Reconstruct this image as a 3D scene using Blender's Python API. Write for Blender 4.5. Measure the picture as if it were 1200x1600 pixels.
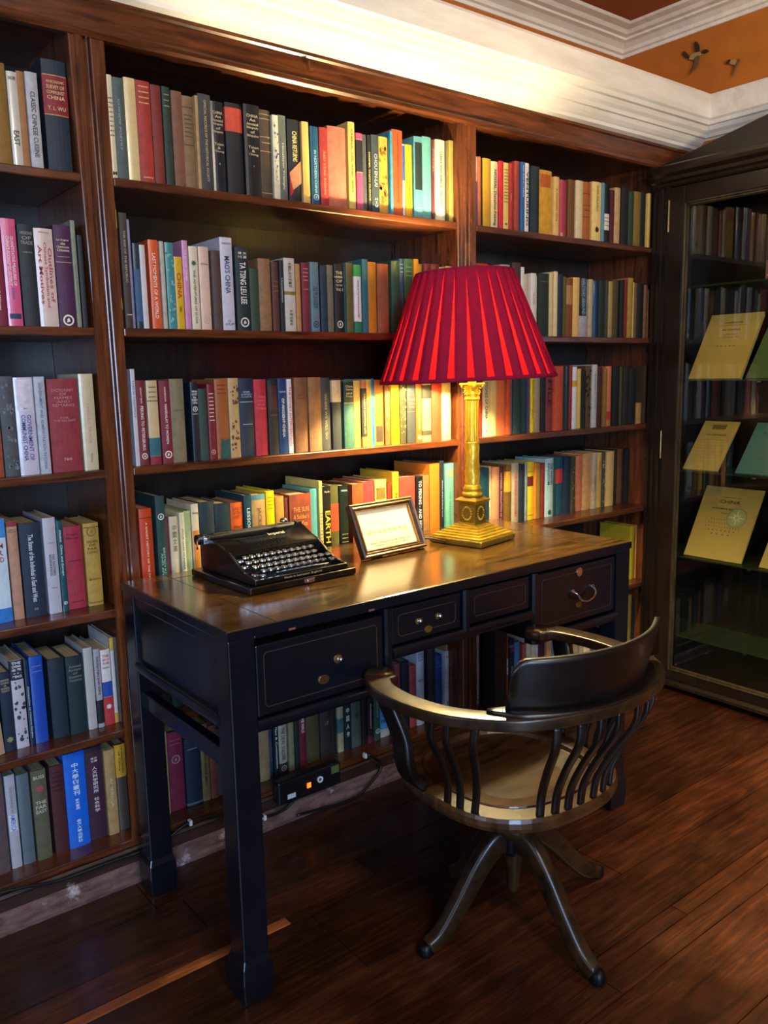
import bpy, bmesh, math, random
from mathutils import Vector, Matrix
random.seed(7)
for _o in list(bpy.data.objects): bpy.data.objects.remove(_o, do_unlink=True)
SC = bpy.context.scene
C = SC.collection
R = math.radians

# ------------------------------------------------------------------ camera
cam_d = bpy.data.cameras.new('camera'); cam = bpy.data.objects.new('camera', cam_d); C.objects.link(cam)
cam.location = (0, -2.0218, 1.3109)
cam.rotation_euler = (R(80.6844), R(1.1090), R(-38.2917))
cam_d.sensor_fit = 'HORIZONTAL'; cam_d.sensor_width = 36; cam_d.lens = 36*1305.62/1200
cam_d.clip_start = .02
SC.camera = cam

# ------------------------------------------------------------------ exposure, world, lights
SC.view_settings.view_transform = 'Standard'; SC.view_settings.look = 'None'
SC.view_settings.exposure = 1.0; SC.view_settings.gamma = 1.0
SC.view_settings.use_curve_mapping = False
W = bpy.data.worlds.new('world'); SC.world = W; W.use_nodes = True
W.node_tree.nodes['Background'].inputs[0].default_value = (.35, .42, .6, 1)
W.node_tree.nodes['Background'].inputs[1].default_value = .01

BULB = 1000   # brightness of the frosted bulb in the table lamp
def light(name, kind, loc, energy, color, rot=None, target=None, **kw):
    d = bpy.data.lights.new(name, kind); o = bpy.data.objects.new(name, d); C.objects.link(o)
    o.location = loc; d.energy = energy; d.color = color
    if target is not None:
        o.rotation_euler = (Vector(target)-Vector(loc)).to_track_quat('-Z', 'Y').to_euler()
    for k, v in kw.items(): setattr(d, k, v)
    return o
# daylight from the window on the left behind the camera
light('window_daylight', 'AREA', (-.75, -4.1, 1.5), 60, (.42, .64, 1.0), target=(.8, -.3, .8), shape='RECTANGLE', size=.8, size_y=1.5)
light('side_window_daylight', 'AREA', (-2.2, -1.3, 1.5), 9, (.5, .68, 1.0), target=(.8, 0, 1.0), shape='RECTANGLE', size=.8, size_y=1.4)
# warm ceiling fixture of the room behind the camera
light('ceiling_fixture', 'AREA', (.5, -3.0, 2.6), 22, (1.0, .86, .66), target=(.9, 0, 1.3), shape='DISK', size=.5)
# downlight in front of the display cabinet
light('ceiling_downlight', 'SPOT', (2.5, -1.6, 2.66), 330, (1.0, .72, .36), target=(2.5, -1.45, 0), spot_size=R(54), spot_blend=1.0, shadow_soft_size=.06)

# unseen spot added to brighten the documents in the display cabinet
light('added_cabinet_fill', 'SPOT', (1.75, -1.0, 2.66), 26, (1.0, .76, .40), target=(3.08, -.42, 1.15), spot_size=R(36), spot_blend=1.0, shadow_soft_size=.04)
# added warm spot, no visible source, brightening the cornice and ceiling corner
light('added_corner_fill', 'SPOT', (1.9, -2.2, 1.9), 46, (1.0, .78, .46), target=(2.8, -.2, 2.62), spot_size=R(80), spot_blend=1.0, shadow_soft_size=.08)

# ------------------------------------------------------------------ materials
def srgb(h):
    v = [int(h[i:i+2], 16)/255 for i in (0, 2, 4)]
    return tuple(c/12.92 if c <= .04045 else ((c+.055)/1.055)**2.4 for c in v) + (1,)
class NT:
    def __init__(s, name):
        s.m = bpy.data.materials.new(name); s.m.use_nodes = True; s.t = s.m.node_tree
        s.n = s.t.nodes; s.l = s.t.links; s.n.clear()
        s.out = s.n.new('ShaderNodeOutputMaterial')
    def new(s, k, **kw):
        x = s.n.new(k)
        for a, b in kw.items():
            if a.startswith('i_'):
                x.inputs[a[2:].replace('_', ' ')].default_value = b
            else: setattr(x, a, b)
        return x
    def link(s, a, b): s.l.new(a, b)
    def mix(s, f, a, b, mode='MIX'):
        x = s.n.new('ShaderNodeMix'); x.data_type = 'RGBA'; x.blend_type = mode
        for sock, v in ((x.inputs[0], f), (x.inputs[6], a), (x.inputs[7], b)):
            if hasattr(v, 'links'): s.l.new(v, sock)
            else: sock.default_value = v
        return x.outputs[2]
    def noise(s, scale=(1, 1, 1), nscale=5, detail=4, rough=.55, coord='Object', dist=0):
        tc = s.n.new('ShaderNodeTexCoord'); mp = s.n.new('ShaderNodeMapping'); mp.inputs['Scale'].default_value = scale
        s.l.new(tc.outputs[coord], mp.inputs[0])
        n = s.n.new('ShaderNodeTexNoise'); n.inputs['Scale'].default_value = nscale; n.inputs['Detail'].default_value = detail
        n.inputs['Roughness'].default_value = rough; n.inputs['Distortion'].default_value = dist
        s.l.new(mp.outputs[0], n.inputs['Vector']); return n.outputs['Fac']
    def ramp(s, f, stops):
        r = s.n.new('ShaderNodeValToRGB'); s.l.new(f, r.inputs[0]); e = r.color_ramp.elements
        while len(e) < len(stops): e.new(.5)
        for q, (p, c) in zip(e, stops): q.position = p; q.color = c
        return r.outputs[0]
    def principled(s, color, rough=.5, metal=0, coat=0, coat_rough=.1, bump=None, bump_s=.2, bump_d=.002, spec=.5):
        b = s.n.new('ShaderNodeBsdfPrincipled')
        for sock, v in ((b.inputs['Base Color'], color), (b.inputs['Roughness'], rough)):
            if hasattr(v, 'links'): s.l.new(v, sock)
            else: sock.default_value = v
        b.inputs['Metallic'].default_value = metal; b.inputs['Coat Weight'].default_value = coat
        b.inputs['Coat Roughness'].default_value = coat_rough; b.inputs['Specular IOR Level'].default_value = spec
        if bump is not None:
            bp = s.n.new('ShaderNodeBump'); bp.inputs['Strength'].default_value = bump_s; bp.inputs['Distance'].default_value = bump_d
            s.l.new(bump, bp.inputs['Height']); s.l.new(bp.outputs[0], b.inputs['Normal'])
        s.l.new(b.outputs[0], s.out.inputs[0]); return b
def wood(name, dark, light_, grain=(1, 1, 1), ns=6, rough=.35, coat=.3, bump_s=.12, wear=None):
    t = NT(name); f = t.noise(grain, ns, 6, .6, dist=.6); f2 = t.noise((3, 3, 3), 2.2, 3)
    col = t.ramp(f, [(.3, srgb(dark)), (.7, srgb(light_))])
    col = t.mix(.45, col, t.mix(f2, (.55, .55, .55, 1), (1.25, 1.25, 1.25, 1)), 'MULTIPLY')
    if wear:
        w = t.ramp(t.noise((1, 1, 1), 14, 6, .7), [(.6, (0, 0, 0, 1)), (.72, (1, 1, 1, 1))])
        col = t.mix(w, col, srgb(wear))
    rr = t.new('ShaderNodeMapRange'); rr.inputs['To Min'].default_value = rough*.75; rr.inputs['To Max'].default_value = rough*1.35
    t.link(f2, rr.inputs['Value'])
    t.principled(col, rr.outputs[0], coat=coat, coat_rough=.18, bump=f, bump_s=bump_s)
    return t.m
def plain(name, h, rough=.5, metal=0, coat=0, nscale=30, var=.25, bump_s=.1, spec=.5):
    t = NT(name); f = t.noise((1, 1, 1), nscale, 5)
    a = srgb(h); col = t.mix(f, tuple(c*(1-var) for c in a[:3])+(1,), tuple(min(1, c*(1+var)) for c in a[:3])+(1,))
    t.principled(col, rough, metal, coat, bump=f, bump_s=bump_s, bump_d=.001, spec=spec)
    return t.m
M = {}
M['wood_x'] = wood('bookcase_wood_along', '261006', '723a1a', (1.2, 14, 14), 5, .3, .35)
M['wood_z'] = wood('bookcase_wood_upright', '32150a', '7a401d', (14, 14, 1.0), 5, .26, .4)
M['wood_back'] = wood('bookcase_back_panel', '120a06', '352010', (9, 9, 1.2), 5, .4, .15)
M['plinth'] = wood('plinth_wood', '1e100b', '402418', (1.5, 8, 8), 5, .5, .1, .3, wear='8c7a7c')
M['scuffed'] = wood('scuffed_skirting', '4a302c', '80645e', (3, 9, 9), 6, .5, .1, .4, wear='c8bcc0')
M['desk_top'] = wood('desk_top_wood', '120a04', '6a4a20', (1.3, 11, 11), 5, .17, .6, .08)
M['lacquer'] = plain('black_lacquer', '080d16', .30, coat=.12, nscale=9, var=.5, bump_s=.25)
M['lacquer_edge'] = plain('worn_lacquer_edge', '3a2c26', .4, coat=.2, nscale=25, var=.6)
M['brown_wear'] = plain('bare_wood_wear', '7a4a3a', .6)
M['chair'] = wood('chair_wood', '060403', '180d07', (5, 5, 5), 4, .38, .15)
M['chair_arm'] = wood('chair_arm_wood', '0e0804', '3e2812', (4, 4, 4), 5, .36, .2)
M['chair_seat'] = wood('chair_seat_wood', '180d07', '5a3a1c', (2, 12, 2), 4, .34, .3)
M['iron'] = plain('dark_iron', '1c1c1e', .4, .7)
M['brass'] = plain('aged_brass', 'c8a830', .36, .55, nscale=55, var=.55, bump_s=.7)
M['brass_dark'] = plain('darkened_brass', '7a6420', .42, .6, nscale=30, var=.5, bump_s=.8)
M['nickel'] = plain('nickel', 'c8c8c8', .2, 1)
M['bright_brass'] = plain('small_brass', 'd8b870', .3, 1)
M['white_paint'] = None
t = NT('cornice_paint'); f = t.noise((1, 1, 1), 5, 6, .6); f2 = t.noise((1, 6, 6), 3, 6, .7)
t.principled(t.ramp(f2, [(.25, srgb('cfc6b4')), (.6, srgb('e8e2d4'))]), .55, bump=f, bump_s=.5, bump_d=.006); M['white_paint'] = t.m
t = NT('orange_wall_paint'); f = t.noise((1, 1, 1), 9, 6, .6)
t.principled(t.ramp(f, [(.3, srgb('a85c10')), (.7, srgb('b8691a'))]), .8, bump=f, bump_s=.2, bump_d=.004); M['orange'] = t.m
t = NT('ceiling_paint'); f = t.noise((1, 1, 1), 4, 6, .6)
t.principled(t.ramp(f, [(.3, srgb('8a4414')), (.7, srgb('9c5018'))]), .8, bump=f, bump_s=.2, bump_d=.004); M['ceiling'] = t.m
M['plaster'] = plain('room_wall_paint', 'a8865c', .8, nscale=4, var=.06)
# floor boards: each board's own tint is a colour attribute
t = NT('floor_boards'); at = t.new('ShaderNodeVertexColor', layer_name='tint'); f = t.noise((1.3, 16, 1), 4, 7, .65, dist=.8); f2 = t.noise((1.5, 2.5, 1), 3.2, 5, .6)
col = t.ramp(f, [(.25, srgb('200d06')), (.5, srgb('40200f')), (.78, srgb('633618'))])
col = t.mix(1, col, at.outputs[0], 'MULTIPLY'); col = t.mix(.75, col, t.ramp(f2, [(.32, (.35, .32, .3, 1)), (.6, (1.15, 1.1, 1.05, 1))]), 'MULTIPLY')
rr = t.new('ShaderNodeMapRange'); rr.inputs['To Min'].default_value = .22; rr.inputs['To Max'].default_value = .5; t.link(f2, rr.inputs['Value'])
t.principled(col, rr.outputs[0], coat=.25, coat_rough=.2, bump=f, bump_s=.25, bump_d=.003); M['floor'] = t.m
# books: the colour of every board, band and letter is a colour attribute
def book_mat(name, rough, coat, wear):
    t = NT(name); at = t.new('ShaderNodeVertexColor', layer_name='col')
    f = t.noise((1, 1, 1), 38, 6, .65); g = t.noise((1, 1, .6), 260, 2)
    col = t.mix(wear, at.outputs[0], t.ramp(f, [(.3, (.5, .48, .45, 1)), (.62, (1.12, 1.1, 1.08, 1))]), 'MULTIPLY')
    t.principled(col, rough, coat=coat, coat_rough=.15, bump=g, bump_s=.2, bump_d=.0006); return t.m
M['cloth'] = book_mat('book_cloth', .62, .0, .6)
M['jacket'] = book_mat('book_jacket', .35, .45, .3)
t = NT('book_pages'); f = t.noise((160, 1, 1), 6, 3)
t.principled(t.ramp(f, [(.3, srgb('8a7550')), (.7, srgb('c8b48a'))]), .8); M['pages'] = t.m
t = NT('lettering'); at = t.new('ShaderNodeVertexColor', layer_name='col'); t.principled(at.outputs[0], .45); M['ink'] = t.m
M['typewriter'] = plain('typewriter_enamel', '060708', .25, coat=.35, nscale=60, var=.3)
M['key_top'] = plain('key_top', '16161a', .25, coat=.6)
M['paper'] = plain('old_paper', 'b48e42', .8, nscale=18, var=.14)
M['paper_green'] = plain('green_cover', '4a5a28', .7, nscale=18, var=.2)
M['paper_teal'] = plain('teal_cover', '4c7064', .7, nscale=18, var=.15)
M['card'] = plain('picture_card', 'e8dcb4', .5, nscale=8, var=.05)
M['frame_wood'] = wood('picture_frame_wood', '24120a', '4c2c18', (8, 8, 8), 5, .3, .5)
M['frame_gold'] = plain('picture_frame_gilt', '9a7434', .35, .6)
M['cab'] = wood('cabinet_wood', '0c0705', '241509', (10, 10, 1.5), 5, .35, .3)
M['cab_gilt'] = wood('cabinet_light_moulding', '1c150a', '4a3c20', (10, 10, 1.5), 5, .35, .3)
M['cable'] = plain('black_rubber', '0c0d10', .4)
M['plastic_white'] = plain('white_plastic', 'c8ccd0', .4)
M['brown_cord'] = plain('brown_cord', '2a180c', .4)
def pane_fresnel(t):
    # thin pane: the same reflectance on its front and its back face
    fr = t.new('ShaderNodeFresnel'); ge = t.new('ShaderNodeNewGeometry'); mr = t.new('ShaderNodeMapRange')
    mr.inputs['To Min'].default_value = 1.5; mr.inputs['To Max'].default_value = 1/1.5
    t.link(ge.outputs['Backfacing'], mr.inputs['Value']); t.link(mr.outputs[0], fr.inputs[0]); return fr
t = NT('cabinet_glass'); fr = pane_fresnel(t)
tr = t.new('ShaderNodeBsdfTransparent'); gl = t.new('ShaderNodeBsdfGlossy'); gl.inputs['Roughness'].default_value = 0.0
tr.inputs[0].default_value = (.93, .97, .94, 1)
mx = t.new('ShaderNodeMixShader'); t.link(fr.outputs[0], mx.inputs[0]); t.link(tr.outputs[0], mx.inputs[1]); t.link(gl.outputs[0], mx.inputs[2]); t.link(mx.outputs[0], t.out.inputs[0]); M['glass'] = t.m
t = NT('green_edged_glass'); fr = pane_fresnel(t)
tr = t.new('ShaderNodeBsdfTransparent'); gl = t.new('ShaderNodeBsdfGlossy'); gl.inputs['Roughness'].default_value = .05; df = t.new('ShaderNodeBsdfDiffuse'); df.inputs[0].default_value = srgb('7a8058')
tr.inputs[0].default_value = (.8, .9, .75, 1)
mx = t.new('ShaderNodeMixShader'); t.link(fr.outputs[0], mx.inputs[0]); t.link(tr.outputs[0], mx.inputs[1]); t.link(gl.outputs[0], mx.inputs[2])
m2 = t.new('ShaderNodeMixShader'); m2.inputs[0].default_value = .08; t.link(mx.outputs[0], m2.inputs[1]); t.link(df.outputs[0], m2.inputs[2]); t.link(m2.outputs[0], t.out.inputs[0]); M['shelf_glass'] = t.m
def fabric(name, h, ht, amt):
    t = NT(name); f = t.noise((1, 1, 1), 90, 4)
    c = t.mix(f, tuple(x*.8 for x in srgb(h)[:3])+(1,), tuple(x*1.15 for x in srgb(h)[:3])+(1,))
    d = t.new('ShaderNodeBsdfDiffuse'); t.link(c, d.inputs[0]); q = t.new('ShaderNodeBsdfTranslucent'); q.inputs[0].default_value = srgb(ht)
    mx = t.new('ShaderNodeMixShader'); mx.inputs[0].default_value = amt
    t.link(d.outputs[0], mx.inputs[1]); t.link(q.outputs[0], mx.inputs[2]); t.link(mx.outputs[0], t.out.inputs[0]); return t.m
M['shade_lining'] = fabric('shade_lining', 'b41e2c', 'f02028', .28)
M['shade_inner'] = fabric('shade_inner_lining', 'd8c48c', 'e8c890', .30)
M['shade_pleat'] = fabric('shade_pleat', '94203a', '8a1428', .09)
def emit(name, h, s):
    t = NT(name); e = t.new('ShaderNodeEmission'); e.inputs[0].default_value = srgb(h); e.inputs[1].default_value = s
    t.link(e.outputs[0], t.out.inputs[0]); return t.m
M['switch_glow'] = emit('lit_switch', 'ff7020', 1.2)

# ------------------------------------------------------------------ helpers
def tag(o, label=None, cat=None, group=None, kind=None):
    if label: o['label'] = label
    if cat: o['category'] = cat
    if group: o['group'] = group
    if kind: o['kind'] = kind
    return o
ORG = {}
def root(name, loc, rz=0, label=None, cat=None, group=None, kind=None):
    o = bpy.data.objects.new(name, None); C.objects.link(o); o.location = loc; o.rotation_euler = (0, 0, rz)
    o.empty_display_size = .05; ORG[o.name] = Vector((0, 0, 0))
    return tag(o, label, cat, group, kind)
def mk(name, bm, mat, parent=None, world=None, bevel=0, smooth=False, seg=2, keep=False, normals=True):
    """link bm as one mesh object; world = root whose location is subtracted so vertices can be given in world metres"""
    if world is not None: bmesh.ops.translate(bm, verts=bm.verts, vec=-Vector(world.location))
    if normals: bmesh.ops.recalc_face_normals(bm, faces=bm.faces)
    me = bpy.data.meshes.new(name); bm.to_mesh(me); bm.free()
    for m_ in (mat if isinstance(mat, (list, tuple)) else [mat]): me.materials.append(m_)
    if smooth:
        for p_ in me.polygons: p_.use_smooth = True
    o = bpy.data.objects.new(name, me); C.objects.link(o)
    if parent is not None: o.parent = parent
    if bevel:
        b = o.modifiers.new('bevel', 'BEVEL'); b.width = bevel; b.segments = seg; b.limit_method = 'ANGLE'; b.angle_limit = R(40)
    return o
def BM(): return bmesh.new()
def box(bm, x0, x1, y0, y1, z0, z1, mi=0):
    vs = [bm.verts.new(p) for p in ((x0,y0,z0),(x1,y0,z0),(x1,y1,z0),(x0,y1,z0),(x0,y0,z1),(x1,y0,z1),(x1,y1,z1),(x0,y1,z1))]
    for f in ((0,3,2,1),(4,5,6,7),(0,1,5,4),(1,2,6,5),(2,3,7,6),(3,0,4,7)):
        bm.faces.new([vs[i] for i in f]).material_index = mi
    return vs
def prism(bm, pts, axis, a0, a1):
    """extrude a 2-D polygon along axis x, y or z"""
    def P(p, a): return {'x': (a, p[0], p[1]), 'y': (p[0], a, p[1]), 'z': (p[0], p[1], a)}[axis]
    A = [bm.verts.new(P(p, a0)) for p in pts]; B = [bm.verts.new(P(p, a1)) for p in pts]
    n = len(pts); bm.faces.new(A[::-1]); bm.faces.new(B)
    for i in range(n): bm.faces.new((A[i], A[(i+1) % n], B[(i+1) % n], B[i]))
def lathe(bm, prof, n=32, cx=0, cy=0, cap=True):
    rings = []
    for r, z in prof:
        rings.append([bm.verts.new((cx+r*math.cos(2*math.pi*i/n), cy+r*math.sin(2*math.pi*i/n), z)) for i in range(n)])
    for a, b in zip(rings, rings[1:]):
        for i in range(n): bm.faces.new((a[i], a[(i+1) % n], b[(i+1) % n], b[i]))
    if cap:
        bm.faces.new(rings[0][::-1]); bm.faces.new(rings[-1])
def spline(pts, n=8):
    """Catmull-Rom through the points"""
    P = [Vector(p) for p in pts]; P = [2*P[0]-P[1]] + P + [2*P[-1]-P[-2]]; out = []
    for i in range(1, len(P)-2):
        for k in range(n):
            t_ = k/n; a, b, c, d = P[i-1], P[i], P[i+1], P[i+2]
            out.append(.5*((2*b)+(-a+c)*t_+(2*a-5*b+4*c-d)*t_*t_+(-a+3*b-3*c+d)*t_**3))
    out.append(P[-2]); return out
def sweep(bm, path, sec, up=Vector((0, 0, 1)), scale=None, cap=True):
    """sweep a section (list of (side, up)) along a path; frame kept upright by `up`"""
    rings = []; n = len(path)
    for i, p in enumerate(path):
        t_ = (path[min(i+1, n-1)]-path[max(i-1, 0)]).normalized()
        s = t_.cross(up)
        s = s.normalized() if s.length > 1e-4 else Vector((1, 0, 0)); u = s.cross(t_).normalized()
        k = scale(i/(n-1)) if scale else (1, 1)
        if not isinstance(k, tuple): k = (k, k)
        rings.append([bm.verts.new(p+s*a*k[0]+u*b*k[1]) for a, b in sec])
    m = len(sec)
    for a, b in zip(rings, rings[1:]):
        for i in range(m): bm.faces.new((a[i], a[(i+1) % m], b[(i+1) % m], b[i]))
    if cap: bm.faces.new(rings[0][::-1]); bm.faces.new(rings[-1])
def circ(r, n=8, ry=None): return [(r*math.cos(2*math.pi*i/n), (ry or r)*math.sin(2*math.pi*i/n)) for i in range(n)]
def rrect(w, h, r=.2):
    r *= min(w, h); out = []
    for cx, cy, a in ((w/2-r, h/2-r, 0), (-w/2+r, h/2-r, 90), (-w/2+r, -h/2+r, 180), (w/2-r, -h/2+r, 270)):
        for k in range(4): out.append((cx+r*math.cos(R(a+30*k)), cy+r*math.sin(R(a+30*k))))
    return out
_TX = {}
def text_geom(s):
    if s in _TX: return _TX[s]
    cu = bpy.data.curves.new('t', 'FONT'); cu.body = s; cu.resolution_u = 2; cu.size = 1; cu.offset = .014
    o = bpy.data.objects.new('t', cu); C.objects.link(o)
    me = o.to_mesh(); vs = [(v.co.x, v.co.y) for v in me.vertices]; fs = [tuple(p.vertices) for p in me.polygons]
    o.to_mesh_clear(); bpy.data.objects.remove(o); bpy.data.curves.remove(cu)
    if not vs: _TX[s] = None; return None
    x0 = min(v[0] for v in vs); x1 = max(v[0] for v in vs); y0 = min(v[1] for v in vs); y1 = max(v[1] for v in vs)
    _TX[s] = ([(v[0]-x0, v[1]-y0) for v in vs], fs, x1-x0, y1-y0); return _TX[s]
def put_text(bm, s, org, ux, uy, w, h, color=None, lay=None, mi=0, stretch=1.5):
    """lettering centred on org, filling at most w along ux and h along uy"""
    g = text_geom(s)
    if not g: return
    vs, fs, gw, gh = g
    sx, sy = w/gw, h/max(gh, .01)
    k = min(sx, sy); sx = min(sx, k*stretch); sy = min(sy, k*stretch)
    org = Vector(org); ux = Vector(ux); uy = Vector(uy)
    V = [bm.verts.new(org+ux*((x-gw/2)*sx)+uy*((y-gh/2)*sy)) for x, y in vs]
    for f in fs:
        try: F = bm.faces.new([V[i] for i in f])
        except ValueError: continue
        F.material_index = mi
        if lay is not None:
            for l in F.loops: l[lay] = color
def lettering(name, items, mat, parent, hexc='222222'):
    """items: (string, centre, ux, uy, w, h)"""
    bm = BM(); lay = bm.loops.layers.float_color.new('col')
    for it in items: put_text(bm, *it, color=srgb(hexc), lay=lay)
    return mk(name, bm, mat, parent, normals=False)

# ================================================================== THE ROOM
# floor: boards run along x
bm = BM(); lay = bm.loops.layers.float_color.new('tint')
ys = [.36, .19, .02, -.155, -.30, -.390, -.420, -.66, -.81, -.967, -1.012, -1.075, -1.27, -1.42, -1.63, -1.80, -2.0, -2.2, -2.4, -2.6, -2.8, -3.0, -3.2, -3.4, -3.6, -3.8, -4.0, -4.3]
for a, b in zip(ys, ys[1:]):
    xs = [-2.4]
    while xs[-1] < 3.4: xs.append(xs[-1]+random.uniform(1.1, 2.3))
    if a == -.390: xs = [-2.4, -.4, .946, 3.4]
    xs = [x for x in xs if x < 3.3]+[3.4]
    for x0, x1 in zip(xs, xs[1:]):
        g = .0016
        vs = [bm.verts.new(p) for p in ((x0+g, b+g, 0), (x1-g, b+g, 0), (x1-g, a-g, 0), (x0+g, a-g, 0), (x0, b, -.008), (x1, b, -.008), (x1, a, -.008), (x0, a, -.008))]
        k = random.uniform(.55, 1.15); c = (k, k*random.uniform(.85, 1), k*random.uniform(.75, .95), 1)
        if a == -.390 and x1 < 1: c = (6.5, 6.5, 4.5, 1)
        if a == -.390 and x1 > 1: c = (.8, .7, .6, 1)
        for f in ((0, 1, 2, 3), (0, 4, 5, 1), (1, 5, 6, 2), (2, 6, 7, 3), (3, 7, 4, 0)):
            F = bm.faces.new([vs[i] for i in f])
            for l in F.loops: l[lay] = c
box(bm, -2.4, 3.4, -4.3, .36, -.03, -.009)
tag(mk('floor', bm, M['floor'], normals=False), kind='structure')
def struct(name, bm, mat, **kw): return tag(mk(name, bm, mat, **kw), kind='structure')
CZ = 2.70
bm = BM(); box(bm, -2.45, 3.4, -4.35, .45, CZ, CZ+.05); struct('ceiling', bm, M['ceiling'])
bm = BM(); box(bm, -2.45, 3.4, .36, .45, 0, CZ); struct('wall_back', bm, M['orange'])
bm = BM(); box(bm, 3.215, 3.4, -4.35, .36, 0, CZ); struct('wall_right', bm, M['orange'])
bm = BM(); box(bm, -2.45, 3.4, -4.4, -4.3, 0, CZ); struct('wall_front', bm, M['plaster'])
bm = BM(); box(bm, -2.5, -2.4, -4.35, .36, 0, CZ); struct('wall_left', bm, M['plaster'])
def Lrun(name, prof, fy, fx, mat, x_start=-2.4, y_end=-4.3):
    """moulding along the back wall and round the corner along the right wall; prof = (offset behind the face, z)"""
    bm = BM(); rows = []
    for o, z in prof:
        rows.append([bm.verts.new((x_start, fy+o, z)), bm.verts.new((fx+o, fy+o, z)), bm.verts.new((fx+o, y_end, z))])
    for a, b in zip(rows, rows[1:]):
        for i in range(2): bm.faces.new((a[i], a[i+1], b[i+1], b[i]))
    return struct(name, bm, mat, smooth=False)
# lower cornice box above the bookcase and cabinet
Lrun('trim_1', [(.30, 2.372), (.0, 2.364), (-.002, 2.355), (-.002, 2.275), (.006, 2.268), (.010, 2.255), (.020, 2.252), (.026, 2.238), (.036, 2.228), (.040, 2.216), (.048, 2.214), (.056, 2.202), (.066, 2.192), (.072, 2.188), (.075, 2.178), (.092, 2.172), (.096, 2.16), (.3, 2.155)], -.10, 3.163, M['white_paint'])
# crown moulding under the ceiling
Lrun('trim_2', [(.16, 2.628), (.148, 2.628), (.146, 2.640), (.134, 2.643), (.128, 2.655), (.105, 2.668), (.085, 2.671), (.082, 2.678), (.060, 2.680), (.045, 2.690), (.010, 2.693), (.0, 2.70)], .205, 3.06, M['white_paint'])

# ================================================================== BOOKCASE (built in)
Z = {1: 1.785, 2: 1.436, 3: 1.095, 4: .743, 5: .423, 6: .116}
XL, XA0, XA1, XB0, XB1, XR = -.42, .709, .793, 1.906, 1.990, 2.985
D = .335
bc = root('bookcase', (.75, 0, 0), label='built-in mahogany bookcase of three bays covering the back wall, full of books', cat='bookcase')
def bpart(name, bm, mat, **kw): return mk(name, bm, M[mat], bc, world=bc, **kw)
def post(x0, x1):
    bm = BM(); w = x1-x0; g = w*.5
    prism(bm, [(x0, 0), (x0+g-.008, 0), (x0+g-.006, .012), (x0+g+.006, .012), (x0+g+.008, 0), (x1, 0), (x1, D), (x0, D)], 'z', .1, 2.12)
    if x0 < 1:      # the old upright leans: its left edge drifts right towards the floor
        for v in bm.verts: v.co.x += (2.1-v.co.z)*.019*(x1-v.co.x)/w
    o = bpart('post', bm, 'wood_z', bevel=.004)
    for xx in (x0+w*.26,):
        b = BM(); prism(b, [(xx-.010, .002), (xx-.006, -.004), (xx+.006, -.004), (xx+.010, .002)], 'z', .11, 2.09); c = mk('bead', b, M['wood_z'], o, world=bc)
post(XA0, XA1); post(XB0, XB1)
bm = BM(); box(bm, XR, XR+.03, 0, D, 0, 2.12); bpart('end_panel', bm, 'wood_z', bevel=.002)
bm = BM(); box(bm, XL-.03, XL, 0, D, 0, 2.12); bpart('end_panel', bm, 'wood_z', bevel=.002)
bm = BM(); box(bm, XL, XR, D, D+.015, .02, 2.15); bpart('back_panel', bm, 'wood_back')
for bay, (x0, x1) in {'L': (XL, XA0), 'M': (XA1, XB0), 'R': (XB1, XR)}.items():
    for r in range(1, 7):
        if bay == 'L': x1 = XA0+(2.1-Z[r])*.019
        z = Z[r]+(.012 if bay == 'R' and r in (4, 5) else 0)
        bm = BM(); box(bm, x0, x1, 0, D, z-.021, z); bpart('shelf', bm, 'wood_x', bevel=.003)
    bm = BM(); box(bm, x0, x1, .01, D, 2.10, 2.12); bpart('top_board', bm, 'wood_x')
    # small shelf studs
# header with a rounded lower bead
bm = BM(); prism(bm, [(.02, 2.085), (-.004, 2.083), (-.010, 2.090), (-.009, 2.100), (-.003, 2.106), (-.003, 2.158), (-.008, 2.163), (-.008, 2.172), (.02, 2.172)], 'x', XL-.03, 3.208); bpart('header', bm, 'wood_x')
# plinth: top board edge, recessed face, scuffed skirting at the floor
bm = BM(); prism(bm, [(.02, .095), (-.004, .095), (-.008, .088), (-.004, .082), (-.002, .03), (.02, .03)], 'x', XL-.03, 2.925); bpart('plinth', bm, 'plinth')
bm = BM(); prism(bm, [(.02, 0), (-.020, 0), (-.022, .012), (-.014, .018), (-.012, .045), (-.004, .052), (.02, .052)], 'x', XL-.03, 2.925); bpart('skirting', bm, 'scuffed')
# brass hook on the header
b = BM(); box(b, 1.350, 1.354, -.012, -.004, 2.128, 2.148); box(b, 1.350, 1.362, -.016, -.008, 2.125, 2.130); bpart('hook', b, 'bright_brass')

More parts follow.
